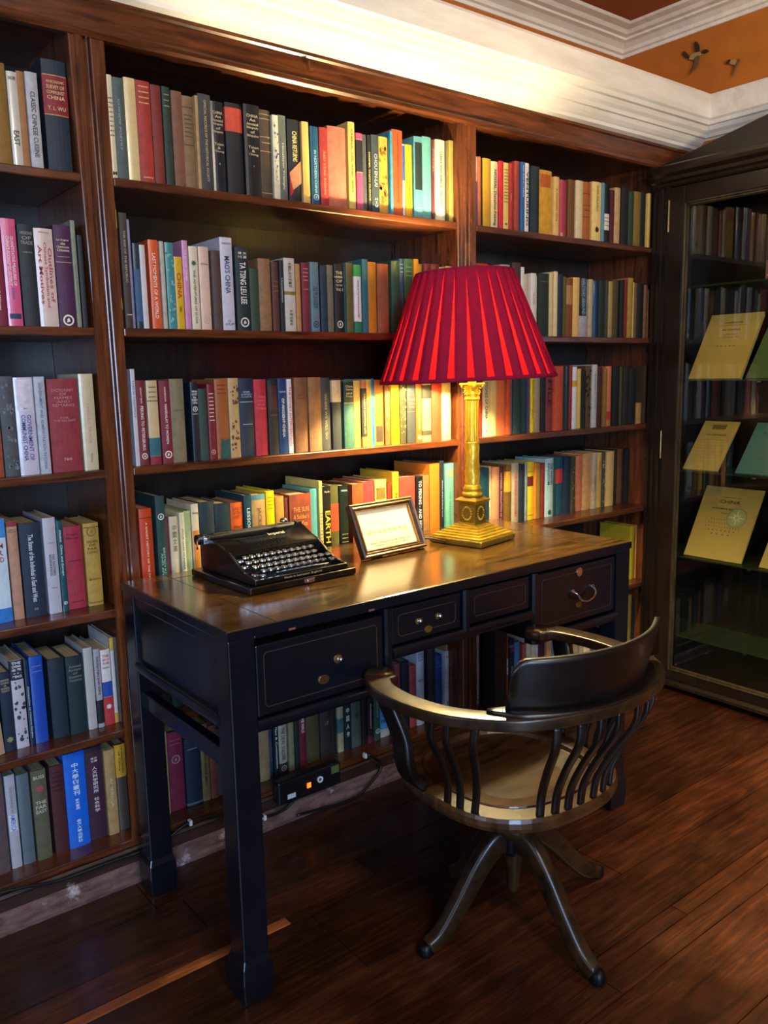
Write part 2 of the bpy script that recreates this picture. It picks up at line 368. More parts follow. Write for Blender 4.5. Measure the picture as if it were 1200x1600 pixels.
# ================================================================== BOOKS
BOOKS = [
("L",1,0.02,[
(0.5324,0.5736,0.213,"8a6420","ochre brown leather",""),
(0.5742,0.5967,0.198,"c9c1ae","off-white","v:EAST:222222:.62:.78:.7;h:NOIR:222222:.04:.10"),
(0.5973,0.6133,0.205,"a9713a","tan brown",""),
(0.6138,0.6406,0.205,"b9b6b4","pale grey","v:CLASSIC CHINESE CUISINE:26262a:.2:.88:.5"),
(0.6539,0.7089,0.243,"1c2b36","thick navy","b:8c1f2c:.13:.49;r:c9a24a:.135;r:c9a24a:.485;h:AN ECONOMIC|SURVEY OF|COMMUNIST|CHINA||Y. L. WU:d8b878:.17:.45"),
]),
("M",1,0.02,[
(0.7966,0.8114,0.233,"dccda4","cream marked","m:554a3a:.2:.6;h:M:222222:.92:.97"),
(0.8122,0.8380,0.231,"53625c","slate green","v:CHINESE POETRY:9aa39c:.2:.72:.25"),
(0.8391,0.8680,0.235,"dcc287","plain cream yellow",""),
(0.8701,0.9071,0.236,"a8352a","bright red","m:e0c080:.03:.24;m:e0c080:.92:.96"),
(0.9091,0.9364,0.234,"7c2b22","dark red",""),
(0.9376,0.9588,0.234,"20362a","dark green","m:a09a60:.05:.22"),
(0.9610,0.9908,0.229,"7a5138","walnut brown",""),
(0.9913,1.0207,0.224,"8a6a48","banded brown","r:4a3220:.12;r:4a3220:.52;m:5a4028:.18:.45"),
(1.0215,1.0304,0.226,"b89460","thin tan",""),
(1.0331,1.0692,0.235,"37393c","charcoal","v:OFFICIAL RECORDS OF THE HISTORICAL SOCIETY:b8a878:.06:.9:.25"),
(1.0701,1.1079,0.225,"1b2129","blue-black","h:CHINA|An|Annotated|Bibliography|of|Bibliographies:c8b48a:.1:.35;h:Tsien|&|Cheng:c8b48a:.44:.56;h:II:c8b48a:.66:.69"),
(1.1094,1.1580,0.228,"14181c","black","b:c4472e:.05:.31"),
(1.1599,1.2075,0.231,"181d22","black lettered","h:CHINA|An|Annotated|Bibliography|of|Bibliographies:c8b48a:.1:.36;h:Tsien|&|Cheng:c8b48a:.44:.56;h:I:c8b48a:.65:.68"),
(1.2100,1.2473,0.228,"4a3c2e","dark brown leather","r:b89a58:.05;r:b89a58:.1;r:b89a58:.3;r:b89a58:.46;r:b89a58:.93;m:b89a58:.33:.4"),
(1.2483,1.2675,0.219,"d6cfae","white and blue patterned","n:2a5a8a"),
(1.2675,1.2941,0.223,"5e645c","grey green","v:Himalayan Triangle:c8ccc0:.32:.86:.35"),
(1.2982,1.3400,0.218,"1c1d22","black diagonal-striped","v:CHINA RETURNS:d8cf80:.14:.5:.45;q:c58a60"),
(1.3411,1.3644,0.217,"d8b060","yellow ochre",""),
(1.3666,1.3935,0.208,"20506a","deep blue","v:IN NORTHERN CHINA:9fc0c8:.3:.85:.4;d:8fb0b8:.9"),
(1.3990,1.4275,0.211,"9c2c28","crimson","v:RED STAR RISING:d08a60:.3:.85:.3"),
(1.4319,1.4949,0.222,"c06a52","wide salmon",""),
(1.4995,1.5237,0.242,"d8b25c","tall straw yellow","v:CHINA, OIL AND ASIA:7a4a20:.08:.8:.4"),
(1.5256,1.5490,0.215,"b04868","pink","b:1c1c22:.09:.5;r:e0b070:.08;r:e0b070:.5"),
(1.5506,1.5655,0.215,"4a4c4c","thin grey",""),
(1.5659,1.5778,0.215,"22201c","black yellow-lettered","v:DEEPER THAN SILENCE:e0c860:.22:.85:.6"),
(1.5790,1.6086,0.218,"3a4244","dark grey","v:CHOU EN-LAI:b0b8b0:.24:.66:.5;h:H|S|U:d0d0c8:.8:.93"),
(1.6103,1.6481,0.220,"d8a038","mottled mustard","m:7a5a20:.12:.25;n:8a5a20"),
(1.6481,1.6580,0.238,"3a90a8","thin teal",""),
(1.6593,1.7019,0.246,"b4512c","rust orange","v:CONSTITUTIONAL CHANGE IN CHINA:5a2414:.05:.85:.12"),
(1.7031,1.7120,0.211,"d8e0e0","white and blue","b:2a5aa8:.02:.5"),
(1.7133,1.7415,0.212,"e0a828","golden yellow","v:CHINA:a06a10:.5:.75:.3"),
(1.7441,1.7805,0.239,"5a9a9a","teal","b2:1c2a2a:.07:.65;m:c8e0d8:.84:.9"),
(1.7819,1.8184,0.245,"64a49c","plain teal",""),
(1.8190,1.8297,0.240,"6a2838","maroon","v:SINOLOGY:c8a088:.1:.4:.6"),
(1.8311,1.8691,0.242,"e6dcae","cream","v:CHINA AND AFRICA, 1949-1970:6a5a30:.14:.82:.35"),
(1.8704,1.8842,0.245,"50504a","dark grey thin",""),
(1.8864,1.9245,0.247,"a89048","worn olive",""),
]),
("R",1,0.02,[
(2.0090,2.0195,0.218,"c8ccd0","white and blue","b:3a4a90:.35:1"),
(2.0195,2.0333,0.218,"b06038","burnt orange",""),
(2.0333,2.0425,0.212,"201c1a","black thin",""),
(2.0439,2.0810,0.217,"c8982c","ochre yellow",""),
(2.0825,2.1156,0.213,"dccb98","cream lettered","v:NOSSAL Dateline-Peking:1c1c1c:.12:.95:.6"),
(2.1171,2.1377,0.218,"c42838","scarlet",""),
(2.1402,2.1697,0.217,"e0c468","pale yellow","m:4a3a20:.08:.6;h:@:222222:.88:.93"),
(2.1707,2.1876,0.218,"b03038","red","v:China:e0b080:.2:.8:.3"),
(2.1892,2.2130,0.227,"a04030","brick red",""),
(2.2155,2.2380,0.227,"2a5a90","blue","v:RED SUN IN CHINA:c8d8e0:.05:.5:.3"),
(2.2380,2.2587,0.226,"dcd8d0","white black-lettered","v:VENTURING:181818:.12:.9:.7"),
(2.2688,2.3150,0.222,"1c3034","dark teal",""),
(2.3183,2.3883,0.218,"c8962e","wide mustard","b2:b05a28:.06:.26"),
(2.3911,2.4211,0.202,"d8b46a","straw","v:in Communist China:a05020:.2:.75:.5"),
(2.4239,2.4449,0.196,"b84858","rose pink","d:e0c8c0:.95"),
(2.4449,2.4675,0.197,"943844","dark rose",""),
(2.4692,2.5064,0.202,"6a4422","brown",""),
(2.5082,2.5485,0.203,"cfbe94","pale cream",""),
(2.5503,2.5962,0.204,"a05a28","ribbed orange-brown","r:4a2810:.2;r:4a2810:.4;r:4a2810:.6;m:4a2810:.45:.52"),
(2.6010,2.6547,0.210,"ddc076","cream with black flower emblem","v:CHINA PHILATELIC:5a4a2a:.06:.5:.25;k:181818:.8"),
(2.6558,2.6735,0.212,"5a8aa0","grey blue",""),
(2.6754,2.7095,0.211,"16181c","black white-panelled","b:d8ccc0:.5:.78;r:16181c:.57;r:16181c:.63;r:16181c:.7"),
(2.7114,2.7349,0.193,"4a1c20","dark oxblood",""),
(2.7377,2.7726,0.205,"b89468","fawn",""),
(2.7758,2.8226,0.210,"15191c","black cloth",""),
(2.8247,2.8599,0.201,"25402a","forest green",""),
(2.8628,2.9083,0.206,"7a6228","olive",""),
(2.9104,2.9464,0.210,"14161a","plain black",""),
(2.9477,2.9686,0.207,"cfae60","yellow cream",""),
(2.9721,2.9967,0.209,"3a2a1c","dark brown",""),
]),
("L",2,0.02,[
(0.5038,0.5340,0.225,"7c1c34","maroon","v:A. F. Wijnter:e0d8d0:.6:.85:.3"),
(0.5346,0.5669,0.235,"d85a80","pink","v:QUANTITATIVE MEASURES OF|CHINA'S ECONOMIC OUTPUT:f0d8e0:.16:.62:.6;v:Eckstein:6a4a9a:.64:.75:.25;b2:1c3458:.88:.93"),
(0.5687,0.6048,0.225,"20262a","black cloth","h:MISSIONS|OF|TRADE:8a8a80:.06:.2;h:HIRTH:8a8a80:.26:.28"),
(0.6057,0.6487,0.221,"d8c0b0","pale pink","h:Williams:8a6a5a:.03:.05;v:Outlines of|Chinese Symbolism and|Art Motives:b03a48:.14:.8:.8"),
(0.6497,0.6886,0.232,"4a1e44","purple","h:Les Origines|de|L'Astronomie|Chinoise:e0c8a0:.13:.26;h:Léopold de Saussure:e0c8a0:.3:.315;r:b09080:.36;d:e8e0c8:.93"),
(0.6896,0.7010,0.245,"8a8c74","grey green","v:JADE AXE TO THE MOON IN CATHAY:3a4030:.3:.92:.3"),
(0.7021,0.7143,0.212,"24282a","black",""),
]),
("M",2,0.02,[
(0.7964,0.8038,0.296,"b86a48","thin red and yellow","b:d8b020:.05:.2;b:d8b020:.75:.85"),
(0.8058,0.8255,0.273,"3e342c","brown-black","v:THE RISE OF THE REPUBLIC:a8a088:.15:.6:.35;m:c8c0a8:.86:.9"),
(0.8261,0.8324,0.259,"8a84a0","thin lilac grey",""),
(0.8343,0.8515,0.204,"1e3844","dark blue-green","b:3a5a7a:.3:.92"),
(0.8527,0.8676,0.202,"cfc6c0","silvery white",""),
(0.8782,0.9044,0.217,"d85a28","orange","v:LAST MOMENTS OF A WORLD:f0d8c0:.15:.88:.45"),
(0.9064,0.9180,0.215,"bdb09c","beige grey",""),
(0.9197,0.9427,0.213,"3e8a88","worn teal","n:8ab8b0"),
(0.9451,0.9672,0.181,"d8ac1c","yellow","v:CHINA:b02c18:.22:.57:.7;v:SHABAD:4a3a10:.68:.76:.4"),
(0.9676,0.9833,0.222,"d08ab0","lilac pink","v:THE SECOND CHINESE:f0d8e8:.1:.45:.4"),
(0.9878,1.0122,0.210,"dcd0b0","cream green-lettered","v:THE ADVENTURES OF LI CHI:2a4a3a:.28:.92:.32;k:2a5a4a:.2"),
(1.0142,1.0440,0.211,"dcbaa0","pinkish cream","h:China:6a5a60:.19:.22;d:c8a890:.88"),
(1.0455,1.0721,0.203,"4e3c34","dark umber",""),
(1.0753,1.1117,0.239,"c8c4cc","tall white","h:HANSON:4a5a8a:.05:.08;v:MAO'S CHINA:223060:.2:.6:.55;h:O|OUP:5a5a70:.88:.95"),
(1.1157,1.1565,0.217,"14282a","black-green","h:律 大|例 清:e0d8c0:.05:.14;v:TA TSING LEU LEE:e8e0d0:.18:.68:.55;d:d8d0c0:.9"),
(1.1573,1.1863,0.164,"2e4430","short green",""),
(1.1873,1.2252,0.193,"8e6844","tan",""),
(1.2297,1.2518,0.187,"5a3428","chestnut","m:8a6048:.25:.45"),
(1.2518,1.2645,0.192,"1e2426","thin black","v:Uncommon:b8c8c0:.24:.6:.5"),
(1.2668,1.3026,0.199,"c2bcac","silver white","v:中國歷史文物叢刊:3a3a34:.06:.4:.45;b:8a7030:.45:.5;v:文物出版社:3a3a34:.7:.92:.3"),
(1.3026,1.3180,0.185,"b08448","ochre tan",""),
(1.3275,1.3531,0.191,"7a2434","wine red","m:c89068:.06:.28;m:c89068:.36:.4"),
(1.3542,1.3833,0.194,"607e84","grey blue","v:THE LORE|OF CATHAY:20343a:.35:.66:.6;d:20343a:.89"),
(1.3878,1.4128,0.186,"1e3442","navy",""),
(1.4142,1.4373,0.190,"6e6c54","khaki grey",""),
(1.4403,1.4728,0.195,"1a1c1e","black gilt-titled","h:THE|CHINA|OF|THE WEST|Vol. I:d8c898:.1:.4;r:d8c898:.19;d:d8c8b0:.88"),
(1.4739,1.4809,0.197,"1c4a4c","dark teal thin",""),
(1.4816,1.5074,0.200,"5e5a28","olive",""),
(1.5093,1.5362,0.196,"e0dcd0","white with green ends","b:2a9a44:0:.17;b:1c7a50:.83:1;v:CHINA IN THE WORLD ECONOMY:3a3a34:.22:.78:.25"),
(1.5376,1.5600,0.214,"2e6870","teal",""),
(1.5607,1.5937,0.208,"b87420","amber orange",""),
(1.5957,1.6403,0.205,"8a4a2a","russet",""),
(1.6458,1.6807,0.216,"2a4a34","bottle green",""),
(1.6822,1.6998,0.225,"2c5070","blue","m:c8d0d8:.05:.2"),
(1.7013,1.7358,0.226,"28503a","dark green","m:8aa080:.08:.25"),
(1.7374,1.7583,0.227,"c88c1c","amber yellow",""),
(1.7599,1.7784,0.215,"9a862c","olive yellow",""),
(1.7797,1.8073,0.216,"5c2428","maroon","m:9a6a58:.1:.25"),
(1.8095,1.8457,0.217,"64282c","plain maroon",""),
(1.8474,1.8756,0.210,"b8ae84","cream and green",""),
(1.8772,1.8936,0.215,"ccae58","pale yellow",""),
(1.8950,1.9178,0.215,"d0ba70","cream",""),
]),
("R",2,0.02,[
(2.0106,2.0689,0.233,"a8241c","red",""),
(2.0716,2.0959,0.210,"d8d4c8","white",""),
(2.0972,2.1283,0.227,"4a5048","dark grey",""),
(2.1296,2.1777,0.237,"98988c","grey white",""),
(2.1877,2.2312,0.247,"42342a","tall dark umber",""),
(2.2318,2.2489,0.234,"dcd6cc","tall white thin",""),
(2.2502,2.2694,0.209,"c8b490","beige",""),
(2.2711,2.3009,0.215,"ddd6cc","white lettered","v:THE CHINESE:5a5048:.3:.5:.3"),
(2.3016,2.3158,0.211,"c4c0b8","grey-white",""),
(2.3165,2.3713,0.218,"26302a","thick green-black","m:6a7060:.1:.16"),
(2.3731,2.3919,0.222,"d4bc84","cream",""),
(2.3940,2.4161,0.228,"dccb9a","tall pale cream",""),
(2.4175,2.4435,0.220,"1c2c44","navy",""),
(2.4449,2.4628,0.212,"5a5226","olive",""),
(2.4643,2.5020,0.209,"7c4424","rust brown","b:a87a48:.12:.45"),
(2.5034,2.5418,0.214,"dcb064","straw yellow",""),
(2.5436,2.5855,0.215,"1e2228","black and blue","v:HALFWAY AROUND:7aa0b8:.02:.62:.6;b:a0a0a4:.64:1"),
(2.5886,2.6148,0.211,"b0a080","buff",""),
(2.6190,2.6591,0.209,"1c3c64","deep blue",""),
(2.6606,2.6915,0.211,"1c3028","green-black",""),
(2.6931,2.7104,0.211,"3c3c34","speckled dark","n:6a5a40"),
(2.7120,2.7379,0.210,"a08850","tan",""),
(2.7411,2.7831,0.219,"4c4020","dark olive",""),
(2.7860,2.8122,0.218,"16181a","black",""),
(2.8138,2.8312,0.222,"7c1c1c","dark red",""),
(2.8320,2.8649,0.229,"9a7c30","ochre",""),
(2.8666,2.8826,0.215,"d4b878","pale straw",""),
(2.8843,2.9047,0.213,"6a4c30","brown",""),
(2.9064,2.9493,0.212,"14161a","plain black",""),
(2.9510,2.9811,0.209,"7a5434","chestnut",""),
(2.9837,3.0074,0.192,"b89c68","short tan",""),
]),
("L",3,0.02,[
(0.4643,0.4982,0.112,"9a4a2c","rust brown",""),
(0.4992,0.5315,0.229,"4a4e52","dark mottled grey","n:6a7074"),
(0.5327,0.5758,0.226,"c8c0cc","lilac white","b2:d8d0d8:.02:.34;h:Jan:3a4a8a:.3:.33;v:GOVERNMENT OF|COMMUNIST CHINA:3a4a8a:.38:.85:.6"),
(0.5766,0.6016,0.227,"b4b8c0","silver grey","v:GOVERNMENT AND ADMINISTRATION IN CHINA:5a6a8a:.06:.95:.35"),
(0.6065,0.6774,0.221,"8e2a34","wide red","h:DICTIONARY|OF|NAMES|AND|REMARKS:b87878:.1:.3;h:FOR|THE FAR EAST:b87878:.4:.46;h:760:c89890:.84:.88"),
(0.6801,0.7154,0.232,"cdbd94","cream","v:CHINA'S TRADE:c08a8a:.3:.72:.25;v:Kirby:4a6a80:.83:.92:.2"),
]),
("M",3,0.02,[
(0.8071,0.8192,0.242,"cac6ca","tall white","v:THIS IS YANGTZE:5a6a9a:.06:.55:.45"),
(0.8210,0.8448,0.214,"741e2c","narrow maroon","v:PEKING TO PETERSBURG:e8d8c8:.3:.82:.42;v:ARNOT REID:e8d8c8:.08:.27:.2;d:e8e0c8:.89"),
(0.8491,0.8790,0.213,"cdb484","cream and teal","m:5a4a30:.05:.22;b:2c6470:.68:.9;b:8a2430:.9:1;r:5a4a30:.24"),
(0.8810,0.9107,0.212,"78202e","wider maroon","v:MANDALAY TO MOMIEN:e8d8c8:.28:.76:.3;v:ANDERSON:e8d8c8:.07:.25:.2;d:e8e0c8:.89"),
(0.9127,0.9519,0.216,"7e7454","khaki","m:5a5238:.37:.38"),
(0.9676,0.9892,0.207,"16222e","blue-black","h:With|GOD|in|RED|CHINA:d8d8d0:.1:.28;d:d8d8d0:.34;h:Sadler:b8c0c8:.39:.41"),
(0.9905,1.0157,0.189,"22423c","dark green",""),
(1.0165,1.0369,0.200,"7c2430","white-marked maroon","m:e0d8c0:.1:.5;d:c8a880:.9"),
(1.0413,1.0795,0.213,"a05a2c","orange-brown","m:6a3418:.05:.2;b3:1c5450:.75:1"),
(1.0803,1.1121,0.215,"bfa06a","stained cream","n:6a4422"),
(1.1135,1.1565,0.214,"1a2c40","navy","h:SPIES|& SPOILS|OF A LAWLESS TIME:a8b8c8:.16:.25;r:a8b8c8:.3;m:a8b8c8:.55:.62"),
(1.1587,1.1979,0.210,"b82c38","scarlet","h:China|Readings|and|Politics:d86860:.2:.4"),
(1.1993,1.2318,0.208,"1e221c","black with brown label","b2:4a2a24:.08:.4;m:6a6040:.44:.5"),
(1.2333,1.2620,0.211,"1e3c68","blue","h:DAW:a8c0d8:.16:.19;v:OF ANCIENT CHINA:d8e4ec:.26:.78:.4;v:THE LAST EMPEROR:a09a58:.26:.76:.2"),
(1.2624,1.2779,0.209,"dcdad8","white red-lettered","v:THE SOVIET INTERVENTION:b83c38:.1:.9:.65"),
(1.2870,1.3309,0.212,"7c5230","brown","m:5a3418:.2:.3"),
(1.3325,1.3758,0.213,"94683c","tan brown",""),
(1.3774,1.4117,0.211,"3c3c36","charcoal","v:WHERE WE WILL GO:a09870:.22:.85:.3"),
(1.4159,1.4479,0.207,"3a3c3c","dark grey with cream label","b:d8c088:.02:.33"),
(1.4597,1.4966,0.201,"2c5c4c","sea green","b:1c3028:.02:.33;h:China|Yesterday|and|Today:c8b878:.06:.26;r:c8b878:.33"),
(1.4974,1.5228,0.200,"dcb454","straw yellow","v:REVOLUTION AND TRADITION:9a7020:.25:.92:.25"),
(1.5233,1.5424,0.201,"c87a3c","salmon","b:26221c:.12:.85;v:DRAGON LIGHTING LIFE:c8b070:.2:.8:.4"),
(1.5436,1.5659,0.202,"dcb848","yellow",""),
(1.5664,1.5789,0.205,"2890b8","cyan","v:WORKING COMMUNITY:1c4878:.35:.95:.6"),
(1.5801,1.6142,0.201,"cc8430","orange-tan","b2:3a2c20:.7:.95;r:8a3a20:.4;r:8a3a20:.54"),
(1.6175,1.6385,0.200,"8a5020","brown patterned","n:e0a868"),
(1.6411,1.6744,0.200,"e8c818","bright yellow","m:8a6a10:.2:.26;h:MAO|YEARS:8a6a10:.82:.88"),
(1.6762,1.7026,0.199,"3a361c","black and gold patterned","n:c8b050"),
(1.7052,1.7408,0.198,"2c3438","dark slate","h:Red|China|Today:d87050:.28:.46;h:Snow:c85848:.22:.25;r:c85848:.5"),
(1.7422,1.7680,0.198,"cc5a24","orange","v:LENIN AND CHINA:f0c890:.2:.8:.3;d:f0c890:.92"),
(1.7712,1.8093,0.197,"dfc266","cream dark-banded","b:2c2c20:.08:.3;b:3c3826:.82:.9"),
(1.8113,1.8535,0.196,"cc4420","vermilion",""),
(1.8549,1.8921,0.196,"eedc8c","pale cream","m:6a5a30:.92:.95"),
]),
("R",3,0.02,[
(2.0249,2.0443,0.229,"9a2c20","brick red",""),
(2.0464,2.0772,0.234,"e2dcae","cream lettered","v:THE STONES OF CHINA:3a3424:.08:.75:.5;h:#:8a4a30:.9:.94"),
(2.0788,2.1061,0.234,"d8c880","yellow-cream",""),
(2.1068,2.1525,0.233,"cc6a3c","orange",""),
(2.1541,2.1774,0.233,"9c4422","rust",""),
(2.1784,2.1853,0.233,"2060a0","thin blue",""),
(2.1879,2.2318,0.233,"1e3430","green-black",""),
(2.2332,2.2674,0.232,"22383a","dark teal",""),
(2.2691,2.2820,0.233,"4a3a64","thin violet",""),
(2.2837,2.3036,0.233,"d8bc28","yellow","v:REVOLUTIONARY:5a5010:.2:.8:.5"),
(2.3046,2.3347,0.234,"9a8868","beige",""),
(2.3364,2.3640,0.237,"1c2224","black",""),
(2.3651,2.4062,0.238,"743034","dusty maroon","v:FILE:3a1418:.15:.7:.6"),
(2.4069,2.4557,0.235,"b84c30","salmon red",""),
(2.4575,2.4950,0.235,"1c2a2e","blue-black",""),
(2.4969,2.5173,0.238,"94302c","red",""),
(2.5192,2.5447,0.232,"dedcd6","white yellow-banded","b:d8a030:.22:.32"),
(2.5466,2.5667,0.224,"d8b45a","straw",""),
(2.5675,2.5908,0.218,"181a1c","jet black",""),
(2.5923,2.6280,0.235,"5c4424","brown and black","n:241c14"),
(2.6299,2.6613,0.239,"c0bcb0","grey white","v:BUSINESS IN CHINA:6a6a60:.15:.7:.3"),
(2.6632,2.6898,0.230,"4a2018","dark brown",""),
(2.6918,2.7143,0.222,"8a6430","tan brown",""),
(2.7163,2.7544,0.232,"cc7044","salmon orange","b:b83c28:.75:.9"),
(2.7552,2.7981,0.230,"121416","black",""),
(2.8001,2.8235,0.230,"4c4420","olive",""),
(2.8252,2.8670,0.231,"1c1e1c","black tan-edged",""),
(2.8691,2.9168,0.220,"16181a","plain black",""),
(2.9211,2.9530,0.083,"a87c44","short tan",""),
(2.9548,2.9977,0.233,"3c2a1c","umber",""),
]),
("L",4,0.062,[
(0.4335,0.4956,0.250,"c8dce8","blue and white","b:3a8ad0:0:.18;b:2a78c8:.86:1;h:NORM|FAR|ISLAND:b83a48:.22:.42"),
(0.4992,0.5239,0.240,"b88a70","tan","b:8a2a30:0:.05;h:Albert|Rhodes:5a4038:.07:.11"),
(0.5263,0.5753,0.232,"1a2c40","navy","v:The Status of the Individual in East and West:d8d8dc:.12:.84:.3;h:SS:b09890:.9:.93"),
(0.5806,0.6116,0.240,"bcb8c0","lilac white","h:Viking:3a4a6a:.25:.27;v:FAR EASTERN|BEGINNINGS:3a3a44:.38:.6:.5;h:Viking:3a3a44:.72:.74"),
(0.6121,0.6267,0.230,"1e5058","teal","v:China and Europe:d8e0dc:.26:.6:.6;v:STEARNS:d8e0dc:.1:.23:.4;d:d8e0dc:.9"),
(0.6299,0.6747,0.211,"a82c40","red","h:Dragon|Flower:5a1c28:.08:.16;m:5a1c28:.38:.45;m:5a1c28:.88:.94"),
(0.6786,0.7178,0.214,"b8923c","ochre","h:CHILDREN|OF|FAR|CATHAY:5a4418:.2:.37;h:MACGOWAN:5a4418:.66:.69;r:3a2c14:.05;r:5a4418:.96;d:8a6c2c:.1"),
]),
("M",4,0.022,[
(0.8101,0.8453,0.240,"c84420","orange-red","v:A SHORT HISTORY OF THE FAR EAST:f0d0b0:.15:.9:.2;r:3a1a10:.1"),
(0.8511,0.8772,0.270,"163c3c","dark green emblem","d:d8e0d8:.2;v:BRITISH KNIGHTS|AND AFFAIRS:8ab0a0:.5:.95:.5"),
(0.8792,0.8863,0.211,"6c1e2c","thin dark red",""),
(0.8872,0.9129,0.212,"c8bc9c","cream","v:中國文選:6a6454:.1:.45:.45"),
(0.9145,0.9294,0.220,"dcd0a8","pale cream black-lettered","v:FOUR LIVES IN PAPER:2a2a24:.15:.75:.35"),
(0.9301,0.9501,0.222,"98a878","pale green",""),
(0.9510,0.9729,0.238,"dfcfa8","cream and orange","h:Horse:222222:.08:.12;b2:d8862c:.3:.85"),
(0.9746,1.0192,0.240,"26363e","dark slate blue",""),
(1.0204,1.0667,0.231,"22323a","dark slate blue worn",""),
(1.0702,1.1089,0.227,"cc5c20","orange","h:EAST|OF THE|WEST:8a3a18:.05:.2;h:Wilson:3a2418:.27:.32"),
(1.1107,1.1356,0.245,"1a3a48","dark teal","v:LESSONS:b8d0d8:.15:.45:.5"),
(1.1364,1.1798,0.243,"b08a50","tan","b:4a7a88:0:.06;v:JACKSON:6a4a28:.15:.5:.4"),
(1.1823,1.2098,0.249,"e8cc14","bright yellow","v:ONE DAY:2a2410:.4:.75:.6;m:8a7a10:.05:.22"),
(1.2117,1.2407,0.230,"c08c30","ochre",""),
(1.2413,1.2535,0.224,"6a2420","dark maroon",""),
(1.2559,1.3303,0.231,"8a3a1c","russet brown","h:THE SUN|A Soldier's|Life:c88848:.15:.42"),
(1.3314,1.3588,0.241,"5aa09c","light teal",""),
(1.3599,1.3721,0.262,"e0c870","tall straw thin","m:5a4a20:.35:.75"),
(1.3733,1.4012,0.244,"1c1c18","black yellow-lettered","v:EARTH:e8c030:.3:.7:.8;h:Pacific:d8d0a0:.05:.08"),
(1.4024,1.4367,0.244,"5a5a30","olive with orange band","b:cc4a20:.23:.58"),
(1.4378,1.4708,0.240,"142420","green-black with orange foot","b:d8602c:.8:1;m:d8b888:.6:.75;h:Wilde:c8d0c0:.05:.08"),
(1.4836,1.5272,0.240,"a05020","rust brown",""),
(1.5285,1.5712,0.242,"cc3c40","bright coral red","v:CHINA:f0c8b0:.2:.6:.2"),
(1.5737,1.6200,0.244,"e0c070","cream-yellow","b2:7a6a28:.1:.25"),
(1.6213,1.6364,0.230,"c83418","vermilion red",""),
(1.6377,1.6646,0.264,"d8b030","black and yellow","v:THE BAMBOO:2c2410:.1:.9:.35"),
(1.6739,1.7401,0.243,"c04434","salmon red","n2:e08a70"),
(1.7415,1.7657,0.239,"14181a","black white-lettered","v:TO PEKING - AND BEYOND:e8e8e0:.05:.85:.65"),
(1.7671,1.7942,0.242,"94683a","worn tan",""),
(1.7998,1.8433,0.276,"d87c28","tall orange",""),
(1.8453,1.8650,0.283,"141e2c","navy-black","v:Flowers of the Oriental Story:c8d0dc:.15:.75:.3"),
(1.8670,1.9139,0.272,"6ab0a8","light blue-green","v:OLD SHANGHAI:4a8a88:.3:.8:.3;d:c8b060:.12"),
]),
("R",4,0.1,[
(2.1023,2.1512,0.218,"1c4450","teal navy",""),
(2.1535,2.1654,0.221,"e0cc90","thin cream",""),
(2.1664,2.2028,0.217,"dc9c6c","salmon cream",""),
(2.2042,2.2346,0.214,"5c2028","maroon","v:NATIONAL REGULATION OF US:c8a8b0:.1:.95:.4"),
(2.2353,2.2644,0.219,"7c5c28","brown with yellow label","b:d89c30:.1:.45"),
(2.2661,2.3054,0.225,"b0a488","grey cream","v:THE CHINESE ECONOMY:c04a38:.15:.9:.4"),
(2.3071,2.3378,0.216,"1e2a34","dark navy",""),
(2.3395,2.3534,0.220,"7c9494","grey teal thin",""),
(2.3541,2.3958,0.222,"e0c428","yellow","b2:6a1c1c:.25:.42;r:6a5a10:.17;r:6a5a10:.92"),
(2.3976,2.4056,0.217,"d87828","thin orange",""),
(2.4071,2.4301,0.214,"8c7430","olive",""),
(2.4330,2.4515,0.212,"84281c","dark red",""),
(2.4533,2.5011,0.227,"a8c8c4","pale blue","v:THE WASTED|KINGDOM:1c2c34:.08:.45:.7;k:2a4a54:.92"),
(2.5030,2.5147,0.226,"2a4a34","thin green",""),
(2.5166,2.5675,0.225,"1e4e60","teal blue","b:c03c38:.2:.45"),
(2.5703,2.6092,0.225,"16283c","navy",""),
(2.6108,2.6337,0.222,"3c3a2c","flower patterned","n:a86a38"),
(2.6356,2.6848,0.223,"d07850","salmon",""),
(2.6880,2.7402,0.229,"c89458","tan",""),
(2.7423,2.7721,0.228,"b8a484","beige","v:COMMERCE:7a6a50:.4:.7:.4"),
(2.7742,2.8056,0.227,"cfaa54","straw","v:WEALTH:cc5a28:.15:.5:.5"),
(2.8077,2.8301,0.228,"50483a","black and white patterned","n:c8c0a8"),
(2.8322,2.8807,0.227,"d8b468","cream yellow",""),
(2.8842,2.9111,0.231,"2c241a","dark brown",""),
(2.9133,2.9529,0.231,"6a4420","brown",""),
(2.9561,3.0180,0.229,"141618","black",""),
(3.0198,3.0845,0.226,"16120f","plain black",""),
(3.0923,3.1204,0.226,"b8803c","tan end",""),
]),
("L",5,0.05,[
(0.4029,0.4459,0.184,"b89878","tan cream",""),
(0.4472,0.4743,0.200,"16263c","navy","h:EMPRESS|CHINA|A|MODERN|TREATY:a8a078:.08:.25;k:8a8a58:.85"),
(0.4748,0.5045,0.224,"c0bcc4","black and white photo","h:THE|CHINA|HELPERS|Jonathan|SPENCE:f0f0f4:.01:.2;b0:1c1e24:0:.22;n:3a3a44"),
(0.5070,0.5177,0.219,"14344a","thin teal navy","v:Companion to Chinese Studies:d0dce0:.3:.92:.6"),
(0.5191,0.5514,0.224,"1c4cae","bright blue","m:6a7ab0:.08:.2"),
(0.5624,0.6026,0.206,"1a2a36","wide navy cloth",""),
(0.6040,0.6466,0.204,"142a34","navy gilt","h:Annual|Review|of|Eastern|Finances:7a7a68:.1:.32"),
(0.6495,0.6727,0.218,"b8b4b0","white",""),
